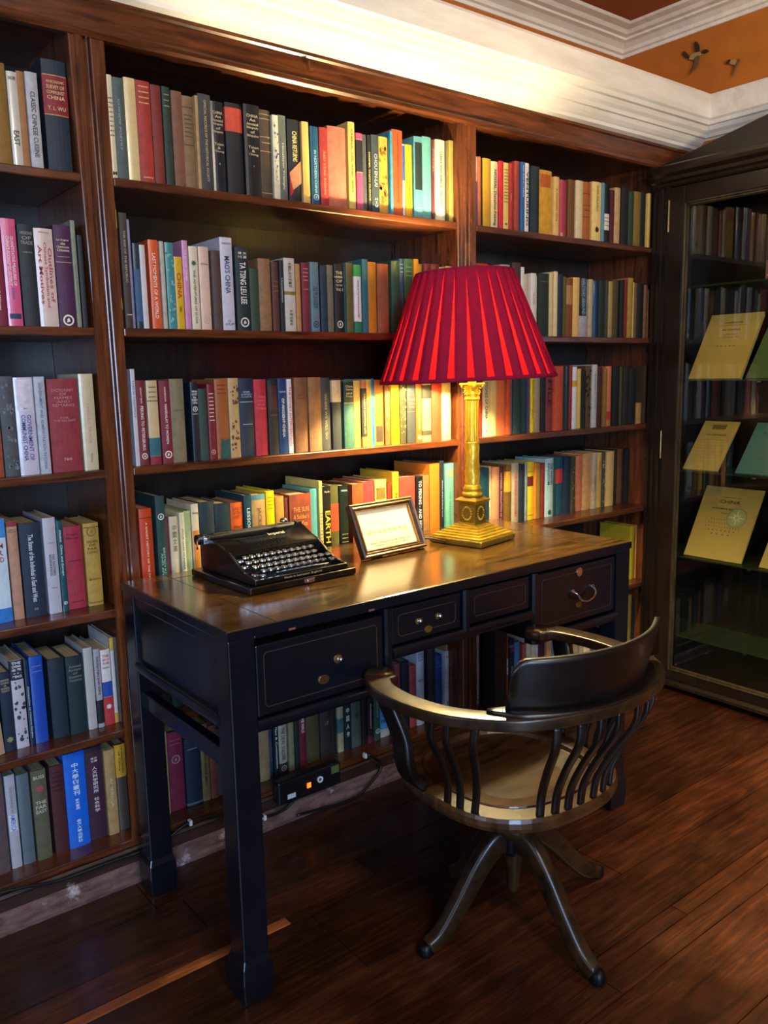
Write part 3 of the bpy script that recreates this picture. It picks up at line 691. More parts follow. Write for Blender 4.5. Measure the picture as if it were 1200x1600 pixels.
(0.6741,0.6903,0.211,"a8a4a8","grey and black","b:14181c:.65:.95;v:DAUGHTERS AND SONS:1c1c20:.1:.58:.5"),
(0.6917,0.7170,0.204,"dcd4d0","red white and blue flag","h:THE|ARROW|WAR:b83a34:.06:.2;h:HURD:4a4a50:.22:.25;b:1c4aa0:.42:.62;b:b83434:.62:1;k:dcd4d0:.75"),
(0.7185,0.7290,0.231,"d0ccc8","thin white and yellow","b:c8a848:0:.15;b:c8a040:.88:1"),
(0.7306,0.7411,0.230,"6c5c4c","grey brown",""),
]),
("L",6,0.055,[
(0.3733,0.4339,0.259,"5c4a4c","purple brown",""),
(0.4377,0.4627,0.246,"b0b0ba","silver white","b2:d8dce0:.42:.6;v:AMERICA:2a78c8:.42:.6:.6;v:THE CHINESE IN:7a7a84:.12:.4:.3"),
(0.4650,0.4949,0.239,"5c6c74","blue grey",""),
(0.4985,0.5352,0.239,"5c5c44","olive grey","h:BUSS:c0c0ac:.05:.1;h:THE|FAR|EAST:c0c0ac:.33:.48;k:a84a5c:.2"),
(0.5428,0.5772,0.238,"4a2026","dark red-brown","m:2a1014:.05:.3"),
(0.5782,0.6327,0.258,"1868d8","vivid blue","v:中大學術叢刊:d8e8f4:.1:.45:.3;v:南天書局:d8e8f4:.48:.6:.2;v:香港大學出版社:d8e8f4:.7:.95:.25"),
(0.6340,0.6795,0.255,"3c1c34","aubergine","v:人文科学研究所 社会科学:d8d0d0:.2:.7:.3;h:東方|文庫:d8d0d0:.1:.16"),
(0.6813,0.7100,0.238,"a88c58","tan","v:AMERICA:c8b890:.1:.9:.3"),
(0.7133,0.7415,0.242,"4c4238","brown yellow-topped","b:c8961c:0:.38;v:A Short History|of China:3a2c10:.04:.34:.5"),
]),
("M",5,0.05,[
(0.8157,0.8489,0.225,"b8c0d8","white-blue",""),
(0.8505,0.8761,0.215,"14181c","black white-lettered","h:SHIP|TO:c8c8c8:.3:.4"),
(0.8772,0.9060,0.205,"1c3c3c","dark teal",""),
(0.9079,0.9483,0.200,"6c4434","brown",""),
]),
("M",6,0.055,[
(0.8247,0.8561,0.242,"c8b868","cream yellow","m:6a5a28:.1:.15;m:6a5a28:.72:.8;m:6a5a28:.93:.96"),
(0.8580,0.9040,0.233,"7c1c38","crimson","m:b05a68:.08:.18;d:a87878:.35"),
(0.9059,0.9542,0.202,"162638","dark navy","m:8aa0b0:.13:.18;b:5a7078:.95:.98"),
(0.9550,0.9793,0.232,"8a7448","tan","v:CHINA UNDER MAO:2a2018:.3:.8:.4"),
(0.9801,1.0035,0.221,"8c4a3c","rust pink",""),
(1.0046,1.0251,0.203,"4c5260","slate",""),
(1.0272,1.0451,0.197,"3a2c28","umber plain",""),
(1.1268,1.1346,0.174,"a8b0a8","thin pale green",""),
(1.1357,1.1738,0.167,"9c7c54","tan brown",""),
(1.1754,1.1904,0.164,"26344c","navy patterned","v:AGRARIAN:8a5a6c:.1:.9:.4"),
(1.1915,1.2082,0.163,"141a20","black","v:Mao & Communism:e0e0e0:.03:.85:.5"),
(1.2091,1.2385,0.168,"b0a48c","beige","v:THE DEVIL SOLDIER:2c2824:.12:.75:.55;b:2c2420:.8:1;d:a89888:.9"),
(1.2426,1.2623,0.167,"84825c","olive cream",""),
(1.2634,1.2802,0.164,"1e241e","dark green",""),
(1.2816,1.3083,0.167,"6c1426","maroon white-lettered","v:THE WALK:e0dcd8:.02:.35:.5"),
(1.3099,1.3597,0.167,"4c4428","olive brown",""),
(1.3597,1.4039,0.164,"2a2620","dark olive","h:外國|中国:8a8270:.24:.32"),
(1.4066,1.4250,0.159,"121416","black plain",""),
(1.4301,1.4535,0.162,"9c9c7c","cream and teal","b:3c6468:.3:.6"),
(1.4558,1.4803,0.160,"141c20","black stacked-character","v:中国人传:d8d8d0:.08:.75:.5"),
(1.4834,1.5213,0.160,"465450","grey green","v:漢書:2a3430:.1:.4:.3"),
(1.5241,1.5431,0.157,"101214","pure black",""),
(1.5449,1.5670,0.161,"14161a","black","v:Collaborators:e0e0e0:.1:.75:.3;b:5c1c34:.85:1"),
(1.5707,1.5973,0.161,"24504c","teal green","d:c8d8d0:.8;v:CULTURES:8ab0a8:.1:.5:.3"),
(1.5990,1.6402,0.159,"4a9ae0","vivid blue and white","b:b8c0c0:.82:1;h:COLD|WAR IN|KOREA|SILENT|FIRE:1c3458:.1:.7"),
(1.6421,1.6576,0.156,"302c34","dark grey",""),
(1.6596,1.6682,0.158,"181818","thin black",""),
(1.6696,1.6920,0.240,"84404c","dusky pink",""),
(1.6931,1.7261,0.242,"1a2434","navy",""),
(1.7272,1.7572,0.221,"b04c50","rose red",""),
(1.7578,1.7910,0.268,"c8d0e0","white and blue","h:DEVILS|IN THE|WAR BOX:1c2434:.03:.15;h:SMITH:5a6478:.38:.42;n2:4a7ab8"),
(1.8058,1.8415,0.264,"232d38","dark blue-grey",""),
(1.8433,1.8790,0.228,"1e4494","blue","m:6a8ac8:.08:.2;d:b8c8e8:.9"),
(1.8888,1.9147,0.237,"c8ccd4","white","h:SMITH:5a6478:.08:.1;v:MASTER:1c2434:.78:.95:.5"),
(1.9165,1.9477,0.256,"b07c5c","salmon tan","b:26302e:.85:1"),
]),
("R",6,0.05,[
(2.0432,2.0576,0.270,"c4ccd0","thin white","k:3a4448:.94"),
(2.0694,2.0859,0.249,"2c2420","dull black",""),
(2.0893,2.1126,0.244,"3a3028","dark umber",""),
(2.1159,2.1395,0.239,"242a2c","black cloth",""),
(2.1436,2.1613,0.238,"8c6c50","tan",""),
(2.1667,2.2047,0.226,"b8502c","orange","b:d8d4d0:.38:.66;r:2a2c34:.52"),
(2.2081,2.2326,0.211,"1a1c2a","black and red","d:c02c28:.2;b:4a6a88:.1:.15;v:STORE CHINA:c8ccd4:.5:.95:.5"),
(2.2375,2.2644,0.195,"3c84b8","light blue",""),
(2.2658,2.2807,0.185,"7c2428","dark red",""),
(2.2822,2.3059,0.175,"b05c54","pink-red",""),
(2.3055,2.3316,0.191,"d8c8a0","cream",""),
(2.3331,2.3588,0.184,"d4cca8","pale cream",""),
(2.3606,2.3746,0.178,"c8c8c0","white",""),
(2.3772,2.4149,0.181,"4c1c34","aubergine",""),
(2.4164,2.4463,0.170,"cfa478","buff",""),
(2.4490,2.4723,0.162,"4a94b0","sky blue",""),
(2.4731,2.4966,0.155,"a05030","rust",""),
(2.4982,2.5227,0.149,"d0c8ac","ivory",""),
(2.5270,2.5761,0.177,"2a2420","umber",""),
(2.5804,2.6215,0.164,"a89468","fawn",""),
(2.6231,2.6488,0.153,"cbb98c","cream plain",""),
(2.6509,2.6859,0.145,"d4c08c","straw cream",""),
(2.6880,2.7067,0.138,"4a5c70","slate blue",""),
(2.7092,2.7522,0.133,"d0b054","pale yellow",""),
(2.7539,2.7714,0.145,"b0341c","red",""),
(2.7753,2.8119,0.157,"a87828","ochre",""),
(2.8180,2.8790,0.165,"15171c","black dotted","n:7a7a80"),
(2.8848,2.9300,0.257,"2a2420","deep umber",""),
(2.9336,2.9646,0.249,"9c7c2c","thin ochre",""),
(2.9682,3.0032,0.228,"1c1c1e","soft black",""),
(3.0055,3.0531,0.210,"8c2018","dark scarlet",""),
]),
("R",5,0.05,[
(2.9365,2.9685,0.229,"b8a024","mustard yellow",""),
(2.9730,3.0085,0.191,"26342c","dark green",""),
(3.0108,3.0412,0.229,"b87838","orange-tan",""),
]),
]

BAYN = {'L': 'left', 'M': 'middle', 'R': 'right'}
ROWN = {1: 'top', 2: 'second', 3: 'third', 4: 'fourth', 5: 'fifth', 6: 'bottom'}
def paint(bm, faces, lay, c):
    for F in faces:
        for l in F.loops: l[lay] = c
def arc_pts(w, inset=0, bulge=.003, n=6):
    """front outline of a spine of width w, centred on x=0; y<0 is outward"""
    return [(-w/2+w*i/n, -bulge*(1-(2*i/n-1)**2)-inset) for i in range(n+1)]
def cover_bm(bm, lay, x, y, z, w, h, d, c):
    t_ = min(.0028, w*.16); bl = min(.0035, w*.09)
    outer = [(-w/2, d)] + [(px, py+bl) for px, py in arc_pts(w, 0, bl)] + [(w/2, d)]
    inner = [(w/2-t_, d), (w/2-t_, bl+.003), (-w/2+t_, bl+.003), (-w/2+t_, d)]
    P = outer+inner; n = len(P)
    A = [bm.verts.new((x+p[0], y+p[1], z)) for p in P]; B = [bm.verts.new((x+p[0], y+p[1], z+h)) for p in P]
    fs = [bm.faces.new((A[i], A[(i+1) % n], B[(i+1) % n], B[i])) for i in range(n)]
    fs.append(bm.faces.new(B)); fs.append(bm.faces.new(A[::-1])); paint(bm, fs, lay, c)
    return bl
def strip(bm, lay, x, y, z0, z1, w, bl, off, c, frac=1.0):
    """a band or label following the round of the spine"""
    n = 6; pts = []
    for i in range(n+1):
        u = (2*i/n-1)*frac; pts.append((u*w/2, bl-bl*(1-u*u)-off))
    if frac >= 1: pts = [(-w/2-off, .012)] + [(-w/2-off, pts[0][1])] + pts[1:-1] + [(w/2+off, pts[-1][1]), (w/2+off, .012)]
    A = [bm.verts.new((x+p[0], y+p[1], z0)) for p in pts]; B = [bm.verts.new((x+p[0], y+p[1], z1)) for p in pts]
    paint(bm, [bm.faces.new((A[i], A[i+1], B[i+1], B[i])) for i in range(len(pts)-1)], lay, c)
def poly(bm, lay, pts, y, c):
    F = bm.faces.new([bm.verts.new((p[0], y, p[1])) for p in pts]); paint(bm, [F], lay, c)
def specs_to(bm_band, lb, bm_txt, lt, x, y, z, w, h, bl, specs, rnd):
    nb = nt = 0; X, Zd = Vector((1, 0, 0)), Vector((0, 0, 1)); k = 0
    for sp in specs.split(';'):
        if not sp: continue
        f = sp.split(':'); t_ = f[0]; k += 1; off = .0004+.00012*k; yf = y-.0008-.0001*k
        if t_ in ('v', 'h'):
            c = srgb(f[2]); a, b = z+h*(1-float(f[3])), z+h*(1-float(f[4])); ws = float(f[5]) if len(f) > 5 else .8
            lines = f[1].split('|'); nt += 1
            if t_ == 'h':
                H = (a-b)/len(lines)
                for i, s in enumerate(lines):
                    put_text(bm_txt, s, (x, yf, a-H*(i+.5)), X, Zd, w*.74, H*.74, c, lt)
            elif any(ord(q) > 0x2e80 for q in f[1]):
                ch = f[1]; H = (a-b)/len(ch)
                for i, s in enumerate(ch): put_text(bm_txt, s, (x, yf, a-H*(i+.5)), X, Zd, w*ws, H*.85, c, lt)
            else:
                n = len(lines); cw = w*ws/n
                for i, s in enumerate(lines):
                    put_text(bm_txt, s, (x+w*ws/2-cw*(i+.5), yf, (a+b)/2), -Zd, X, a-b, cw*.8, c, lt, stretch=2.2)
        elif t_ in ('b', 'b2', 'b3', 'b0'):
            c = srgb(f[1]); a, b = z+h*(1-float(f[2])), z+h*(1-float(f[3])); nb += 1
            if t_ == 'b3': poly(bm_band, lb, [(x-w*.3, b), (x+w*.48, b), (x+w*.48, a), (x+w*.1, a-.004), (x-w*.2, a+.003)], yf, c)
            else: strip(bm_band, lb, x, y, b+.0003, a-.0003, w, bl, off, c, .8 if t_ == 'b2' else 1.0)
        elif t_ == 'r':
            c = srgb(f[1]); a = z+h*(1-float(f[2])); nb += 1; strip(bm_band, lb, x, y, a-.0009, a+.0009, w, bl, off+.0002, c, .98)
        elif t_ == 'm':
            c = srgb(f[1]); a, b = z+h*(1-float(f[2])), z+h*(1-float(f[3])); nt += 1
            m_ = max(1, int((a-b)/.010))
            for i in range(m_):
                zz = a-(a-b)*(i+.5)/m_; q = -w*.34
                while q < w*.34:
                    L = rnd.uniform(.0012, .0035); e = min(q+L, w*.36)
                    poly(bm_txt, lt, [(x+q, zz-.0014), (x+e, zz-.0014), (x+e, zz+.0012), (x+q, zz+.0012)], yf, c); q = e+.0009
        elif t_ in ('d', 'k'):
            c = srgb(f[1]); a = z+h*(1-float(f[2])); r = min(w*.34, .013); nt += 1; n = 16
            pts = [(x+(r if (t_ == 'd' or i % 2) else r*.55)*math.cos(2*math.pi*i/n), a+(r if (t_ == 'd' or i % 2) else r*.55)*math.sin(2*math.pi*i/n)) for i in range(n)]
            if t_ == 'd':   # a ring with a small device in it
                q = [(x+(p[0]-x)*.72, a+(p[1]-a)*.72) for p in pts]
                for i in range(n): j = (i+1) % n; poly(bm_txt, lt, [pts[i], pts[j], q[j], q[i]], yf, c)
                poly(bm_txt, lt, [(x-r*.3, a-r*.4), (x+r*.35, a-r*.2), (x+r*.1, a+r*.45), (x-r*.2, a+r*.2)], yf, c)
            else: poly(bm_txt, lt, pts, yf, c)
        elif t_ in ('n', 'n2'):
            c = srgb(f[1]); nb += 1
            for i in range(26 if t_ == 'n' else 5):
                zz = z+h*rnd.uniform(.06, .92 if t_ == 'n' else .45); r = rnd.uniform(.05, .2)*w; xx = x+rnd.uniform(-.4, .4)*w
                m_ = 9; pp = []
                for j in range(m_):
                    q = rnd.uniform(.5, 1); xq = max(x-w*.48, min(x+w*.48, xx+r*q*math.cos(2*math.pi*j/m_))); pp.append((xq, zz+r*1.3*q*math.sin(2*math.pi*j/m_)))
                poly(bm_band, lb, pp, yf, c)
        elif t_ == 'q':
            c = srgb(f[1]); nb += 1
            poly(bm_band, lb, [(x-w*.46, z+h*.12), (x+w*.46, z+h*.25), (x+w*.46, z+h*.52), (x-w*.46, z+h*.36)], yf, c)
            poly(bm_band, lb, [(x-w*.48, z+h*.06), (x-w*.2, z+h*.14), (x-w*.46, z+h*.34)], yf-.0001, srgb('b02028'))
    return nb, nt
ALLB = []
for bay, row, yb, lst in BOOKS:
    names = [b[4] for b in lst]
    for i, b in enumerate(lst):
        w = b[1]-b[0]; hid = .35 if (row >= 5 and bay == 'M') or (row == 6 and bay == 'R') else 1
        if row == 6 and bay == 'R' and b[0] > 2.5: hid = .15
        ALLB.append(dict(bay=bay, row=row, y=yb, b=b, area=w*b[2]*hid/(1+.25*b[0]), prev=names[i-1] if i else None, dupe=names.count(b[4]) > 1, i=i))
ALLB.sort(key=lambda q: -q['area'])
stuff = BM(); ls = stuff.loops.layers.float_color.new('col')
rnd = random.Random(3)
for k, q in enumerate(ALLB):
    x0, x1, h, hexc, nm, sp = q['b']; row, bay = q['row'], q['bay']
    z = Z[row]+(.012 if bay == 'R' and row in (4, 5) else 0)+.0004
    if bay == 'L': x1 = min(x1, XA0+(2.1-z)*.019*.97-.0015)
    if bay == 'M': x0, x1 = max(x0, XA1+.001), min(x1, XB0-.0005)
    if bay == 'R': x0, x1 = max(x0, XB1+.001), min(x1, XR-.001)
    if x1-x0 < .008: x0 = x1-.008
    w = x1-x0-.0012; x = (x0+x1)/2; y = q['y']+rnd.uniform(-.004, .008); d = min(max(.11, h*rnd.uniform(.64, .72)), D-q['y']-.02); c = srgb(hexc)
    jack = any(s in nm for s in ('white', 'cream', 'yellow', 'blue', 'pink', 'orange', 'straw', 'lettered', 'teal', 'lilac'))
    t_ = min(.0028, w*.16)
    if k >= 300:
        cover_bm(stuff, ls, x, y, z, w, h, d, c)
        vs = box(stuff, x-w/2+t_, x+w/2-t_, y+.006, y+d-.004, z+.003, z+h-.003)
        paint(stuff, {f for v in vs for f in v.link_faces}, ls, srgb('b8a47a'))
        specs_to(stuff, ls, stuff, ls, x, y, z, w, h, min(.0035, w*.09), sp, rnd); continue
    bm = BM(); lay = bm.loops.layers.float_color.new('col'); bl = cover_bm(bm, lay, 0, 0, 0, w, h, d, c)
    o = mk('book', bm, M['jacket'] if jack else M['cloth']); o.location = (x, y, z)
    lean = {'salmon tan': -2.5, 'tan cream': -3}.get(nm, 0)
    if lean and row > 4: o.rotation_euler = (0, R(lean), 0)
    where = f"on the {ROWN[row]} shelf of the {BAYN[bay]} bay" if row < 6 else f"on the bottom shelf of the {BAYN[bay]} bay"
    tag(o, f"{nm} book {where}", 'book', f"books {where}")
    pb = BM(); box(pb, -w/2+t_, w/2-t_, .0065, d-.004, .003, h-.003); mk('page_block', pb, M['pages'], o)
    for n_, s1 in enumerate([a for a in sp.split(';') if a]):     # every band, label, emblem and title is its own part
        bb = BM(); lb = bb.loops.layers.float_color.new('col'); tb = BM(); lt = tb.loops.layers.float_color.new('col')
        nb, nt = specs_to(bb, lb, tb, lt, 0, -.00012*n_, 0, w, h, bl, s1, rnd)
        if nb: mk({'r': 'spine_rule', 'b': 'spine_band', 'n': 'spine_pattern'}.get(s1[0], 'spine_panel'), bb, M['cloth'], o, normals=False)
        else: bb.free()
        if nt: mk('spine_emblem' if s1[0] in 'dk' else 'spine_lettering', tb, M['ink'], o, normals=False)
        else: tb.free()
st = mk('book_row', stuff, M['cloth'], normals=False)
tag(st, 'small and half-hidden books filling the gaps among the larger ones on the shelves', 'books', kind='stuff')

# ================================================================== DESK
H = .82; DX0, DX1, DY0, DY1 = .724, 2.034, -.593, -.042
dk = root('desk', ((DX0+DX1)/2, DY0, 0), label='long black lacquered antique desk with four drawers standing in front of the bookcase', cat='desk')
def dpart(name, bm, mat, parent=dk, **kw): return mk(name, bm, M[mat], parent, world=dk, **kw)
# top: a frame of lighter wood with a panel
bm = BM(); box(bm, DX0+.115, DX1-.115, DY0+.055, DY1-.055, H-.018, H-.0006); dpart('top_panel', bm, 'desk_top')
for a in ((DX0+.004, DX0+.113, DY0+.003, DY1), (DX1-.113, DX1-.004, DY0+.003, DY1), (DX0+.1145, DX1-.1145, DY0+.003, DY0+.0535), (DX0+.1145, DX1-.1145, DY1-.0535, DY1)):
    bm = BM(); box(bm, *a, H-.018, H); dpart('top_frame', bm, 'desk_top', bevel=.001)
for a in ((DX0, DX1, DY0, DY0+.0028), (DX0, DX1, DY1+.0002, DY1+.003), (DX0, DX0+.0038, DY0+.003, DY1), (DX1-.0038, DX1, DY0+.003, DY1)):
    bm = BM(); box(bm, a[0], a[1], a[2], a[3], H-.020, H-.001); dpart('top_edge', bm, 'lacquer', bevel=.0008)
L = .060
def leg(x0, y0):
    bm = BM()
    prof = [(0, H-.0202), (0, .10), (-.005, .085), (-.007, .05), (-.004, 0)]
    rings = []
    for o_, z in prof:
        rings.append([bm.verts.new(p) for p in ((x0+o_, y0+o_, z), (x0+L-o_, y0+o_, z), (x0+L-o_, y0+L-o_, z), (x0+o_, y0+L-o_, z))])
    for a, b in zip(rings, rings[1:]):
        for i in range(4): bm.faces.new((a[i], a[(i+1) % 4], b[(i+1) % 4], b[i]))
    bm.faces.new(rings[0]); bm.faces.new(rings[-1][::-1])
    dpart('leg', bm, 'lacquer', bevel=.003)
for x in (DX0+.003, DX1-L-.003):
    for y in (DY0+.003, DY1-L-.003): leg(x, y)
xi0, xi1 = DX0+.063, DX1-.063
# frieze rail, dividing stiles, rounded lower rails
def rail(x0, x1, z, r=.013):
    bm = BM(); prism(bm, [(DY0+.004-r*.55*math.cos(R(a)), z+r*math.sin(R(a))) for a in range(-90, 91, 22)]+[(DY0+.028, z+r), (DY0+.028, z-r)], 'x', x0, x1)
    return dpart('rail', bm, 'lacquer', smooth=False)
bm = BM(); box(bm, xi0, xi1, DY0+.004, DY0+.03, .792, H-.0202); dpart('frieze_rail', bm, 'lacquer', bevel=.003)
for xx, zb in ((1.128, .60), (1.372, .685), (1.620, .60)):
    bm = BM(); w = .011
    prism(bm, [(xx-w, DY0+.028), (xx-w, DY0+.002), (xx-w*.5, DY0-.003), (xx+w*.5, DY0-.003), (xx+w, DY0+.002), (xx+w, DY0+.028)], 'z', zb, .792); dpart('stile', bm, 'lacquer')
rail(xi0-.003, 1.117, .608); rail(1.139, 1.609, .682); rail(1.631, xi1+.003, .608)
# drawers
def drawer(x0, x1, z0, z1, open_=0, tilt=0):
    y = DY0+.008-open_
    bm = BM(); box(bm, x0, x1, y, y+.018, z0, z1); d = dpart('drawer', bm, 'lacquer', bevel=.003)
    # incised frame line on the drawer front
    bm = BM(); m = .018; X0, X1, Z0, Z1 = x0+m, x1-m, z0+m, z1-m; w = .0022; r = .006
    P = [Vector((X0+r, y-.0006, Z0)), Vector((X1-r, y-.0006, Z0)), Vector((X1, y-.0006, Z0+r)), Vector((X1, y-.0006, Z1-r)), Vector((X1-r, y-.0006, Z1)), Vector((X0+r, y-.0006, Z1)), Vector((X0, y-.0006, Z1-r)), Vector((X0, y-.0006, Z0+r))]
    for i in range(8):
        sweep(bm, [P[i], P[(i+1) % 8]], circ(.0012, 6), up=Vector((0, 1, 0)))
    dpart('panel_moulding', bm, 'lacquer_edge', parent=d)
    bm = BM(); box(bm, x0+.01, x1-.01, y+.018, y+.38, z0+.004, z1-.014); dpart('drawer_box', bm, 'lacquer_edge', parent=d)
    return d, y
def disc(name, x, y, z, rx, rz, mat, par, th=.003):
    bm = BM(); prism(bm, [(x+rx*math.cos(R(a)), z+rz*math.sin(R(a))) for a in range(0, 360, 20)], 'y', y-th, y+.002); dpart(name, bm, mat, parent=par, bevel=.0008)
def stud(x, y, z, par):
    bm = BM(); lathe(bm, [(.0001, -.006), (.004, -.005), (.0055, -.002), (.0085, 0), (.0085, .002)], 12)
    bmesh.ops.rotate(bm, verts=bm.verts, matrix=Matrix.Rotation(R(-90), 3, 'X')); bmesh.ops.translate(bm, verts=bm.verts, vec=(x, y, z))
    dpart('knob', bm, 'nickel', parent=par, smooth=True)
d1, y1 = drawer(.788, 1.114, .626, .778, .004)
disc('backplate', .989, y1, .705, .011, .010, 'bright_brass', d1); stud(.993, y1-.004, .704, d1); disc('escutcheon', .950, y1, .668, .014, .010, 'bright_brass', d1)
d2, y2 = drawer(1.143, 1.358, .699, .786)
for xx in (1.222, 1.284): disc('backplate', xx, y2, .742, .009, .008, 'brass_dark', d2); stud(xx+.003, y2-.004, .742, d2)
disc('escutcheon', 1.252, y2, .717, .011, .009, 'brass_dark', d2)
d3, y3 = drawer(1.386, 1.606, .699, .786)
d4, y4 = drawer(1.634, 1.967, .626, .784)
disc('keyhole_plate', 1.806, y4, .765, .012, .013, 'nickel', d4); disc('escutcheon', 1.806, y4, .672, .012, .009, 'brass_dark', d4)
bm = BM(); P = spline([(1.777, y4-.004, .716), (1.781, y4-.016, .708), (1.793, y4-.020, .692), (1.818, y4-.021, .684), (1.845, y4-.020, .689), (1.858, y4-.018, .702), (1.861, y4-.008, .716)], 6); sweep(bm, P, circ(.0032, 8), up=Vector((0, 1, 0))); dpart('bail_handle', bm, 'nickel', parent=d4, smooth=True)
for xx in (1.777, 1.861): disc('handle_post', xx, y4, .716, .006, .006, 'nickel', d4, .006)
# wear spots on the frieze
for xx in (.868, 1.075):
    bm = BM(); box(bm, xx, xx+.016, DY0+.0032, DY0+.006, .794, .803); dpart('wear_spot', bm, 'brown_wear')
# sides: panel, inner moulding, rail and low stretcher; back panel
for side, x in (('l', DX0), ('r', DX1)):
    s = 1 if side == 'l' else -1; a = x+s*.012; b = x+s*.03
    bm = BM(); box(bm, min(a, b), max(a, b), DY0+L, DY1-L, .618, H-.021); dpart('side_panel', bm, 'lacquer', bevel=.002)
    bm = BM(); c0 = x+s*.006; box(bm, min(c0, b), max(c0, b), DY0+L, DY1-L, .770, H-.022); dpart('side_rail', bm, 'lacquer', bevel=.004)
    bm = BM(); prism(bm, [(x+s*.004-s*.006*math.cos(R(t_)), .618+.013*math.sin(R(t_))) for t_ in range(-90, 91, 22)]+[(x+s*.03, .631), (x+s*.03, .605)], 'y', DY0+L, DY1-L); dpart('side_rail', bm, 'lacquer')
    bm = BM(); c0, c1 = x+s*.015, x+s*.040; box(bm, min(c0, c1), max(c0, c1), DY0+L*.9, DY1-L*.9, .505, .548); dpart('stretcher', bm, 'lacquer', bevel=.004)
bm = BM(); box(bm, xi0, xi1, DY1-.03, DY1-.012, .62, H-.021); dpart('back_rail', bm, 'lacquer', bevel=.002)
for xx in (1.128, 1.62):
    bm = BM(); box(bm, xx-.009, xx+.009, DY0+.03, DY1-.031, .622, H-.021); dpart('partition', bm, 'lacquer')
for a, b, c_, d_ in ((xi0, 1.118, .602, .616), (1.138, 1.61, .676, .688), (1.63, xi1, .602, .616)):
    bm = BM(); box(bm, a, b, DY0+.03, DY1-.031, c_, d_); dpart('dust_board', bm, 'lacquer')

# ================================================================== TABLE LAMP
lamp_rz = R(11.8)
LX, LY = 1.713, -.262
lp = root('table_lamp', (LX, LY, H), lamp_rz, label='brass Corinthian column lamp with a crimson pleated shade, lit, on the desk', cat='lamp')
def sq(bm, prof, chamfer=0):
    rings = []
    for r, z in prof: rings.append([bm.verts.new((sx*r, sy*r, z)) for sx, sy in ((-1, -1), (1, -1), (1, 1), (-1, 1))])
    for a, b in zip(rings, rings[1:]):
        for i in range(4): bm.faces.new((a[i], a[(i+1) % 4], b[(i+1) % 4], b[i]))
    bm.faces.new(rings[0][::-1]); bm.faces.new(rings[-1])
bm = BM(); sq(bm, [(.089, 0), (.092, .003), (.092, .016), (.089, .019)]); mk('base_block', bm, M['brass_dark'], lp, bevel=.002)
bm = BM(); prof = []; r = .086; z = .0192
for i in range(6):
    prof += [(r, z), (r, z+.0045)]; z += .0058; r -= .0095; prof += [(r+.003, z-.0004)]
sq(bm, prof); mk('stepped_base', bm, M['brass'], lp, bevel=.0007)
bm = BM(); sq(bm, [(.033, .052), (.031, .056), (.0285, .058), (.0285, .112), (.031, .114), (.038, .120), (.038, .124), (.031, .128), (.026, .132)]); mk('pedestal', bm, M['brass_dark'], lp, bevel=.001)
bm = BM()   # wreaths on the pedestal faces
for sx, sy in ((0, -1), (0, 1), (1, 0), (-1, 0)):
    pts = []
    for i in range(17):
        a = 2*math.pi*i/16; u = .0155*math.cos(a); v = .085+.019*math.sin(a)
        pts.append(Vector((u if sy else sx*.0293, sy*.0293 if sy else u, v)))
    for p in pts: bmesh.ops.create_icosphere(bm, subdivisions=1, radius=.0034, matrix=Matrix.Translation(p))
mk('wreath_relief', bm, M['brass'], lp, smooth=True)
bm = BM(); lathe(bm, [(.026, .1322), (.030, .135), (.032, .140), (.030, .145), (.0245, .148), (.0245, .151), (.0275, .154), (.0275, .158), (.0235, .163), (.0225, .168)], 40); mk('column_base', bm, M['brass'], lp, smooth=True)
# shaft: fluted upper third, foliage relief below
bm = BM(); n = 64; rings = []
for j in range(33):
    t_ = j/32; z = .168+t_*.247; r0 = .0222-.0032*t_; ring = []
    for i in range(n):
        a = 2*math.pi*i/n
        fl = .0009*math.cos(16*a) if t_ > .52 else .0013*math.sin(5*a+z*95)*math.cos(z*170+3*a)
        ring.append(bm.verts.new(((r0+fl)*math.cos(a), (r0+fl)*math.sin(a), z)))
    rings.append(ring)
for a, b in zip(rings, rings[1:]):
    for i in range(n): bm.faces.new((a[i], a[(i+1) % n], b[(i+1) % n], b[i]))
mk('column', bm, M['brass'], lp, smooth=True)
bm = BM(); lathe(bm, [(.0205, .289), (.0225, .291), (.0205, .293)], 32, cap=False); lathe(bm, [(.0185, .413), (.0225, .416), (.0225, .419), (.019, .422)], 32, cap=False)
mk('column_ring', bm, M['brass'], lp, smooth=True)
# capital: acanthus leaves, volutes and abacus
bm = BM(); lathe(bm, [(.018, .4222), (.0185, .44), (.024, .456)], 24)
for ring_, z0, hh, rr in ((8, .4225, .016, .0185), (8, .432, .018, .019)):
    for i in range(ring_):
        a = 2*math.pi*(i+(.5 if z0 > .43 else 0))/ring_; ca, sa = math.cos(a), math.sin(a)
        for (dz, dr, w) in ((0, .001, .006), (hh*.5, .0022, .0062), (hh*.9, .005, .0045), (hh*.82, .0075, .003)):
            bmesh.ops.create_icosphere(bm, subdivisions=1, radius=w*.55, matrix=Matrix.Translation(((rr+dr)*ca, (rr+dr)*sa, z0+dz)))
for sx in (-1, 1):
    for sy in (-1, 1): bmesh.ops.create_icosphere(bm, subdivisions=2, radius=.0055, matrix=Matrix.Translation((sx*.0205, sy*.0205, .4545)))
box(bm, -.0265, .0265, -.0265, .0265, .4575, .463)
mk('capital', bm, M['brass'], lp, smooth=False, bevel=.0006)
bm = BM(); lathe(bm, [(.012, .4632), (.012, .48), (.016, .484), (.016, .52), (.010, .53)], 20); mk('bulb_holder', bm, M['brass'], lp, smooth=True)
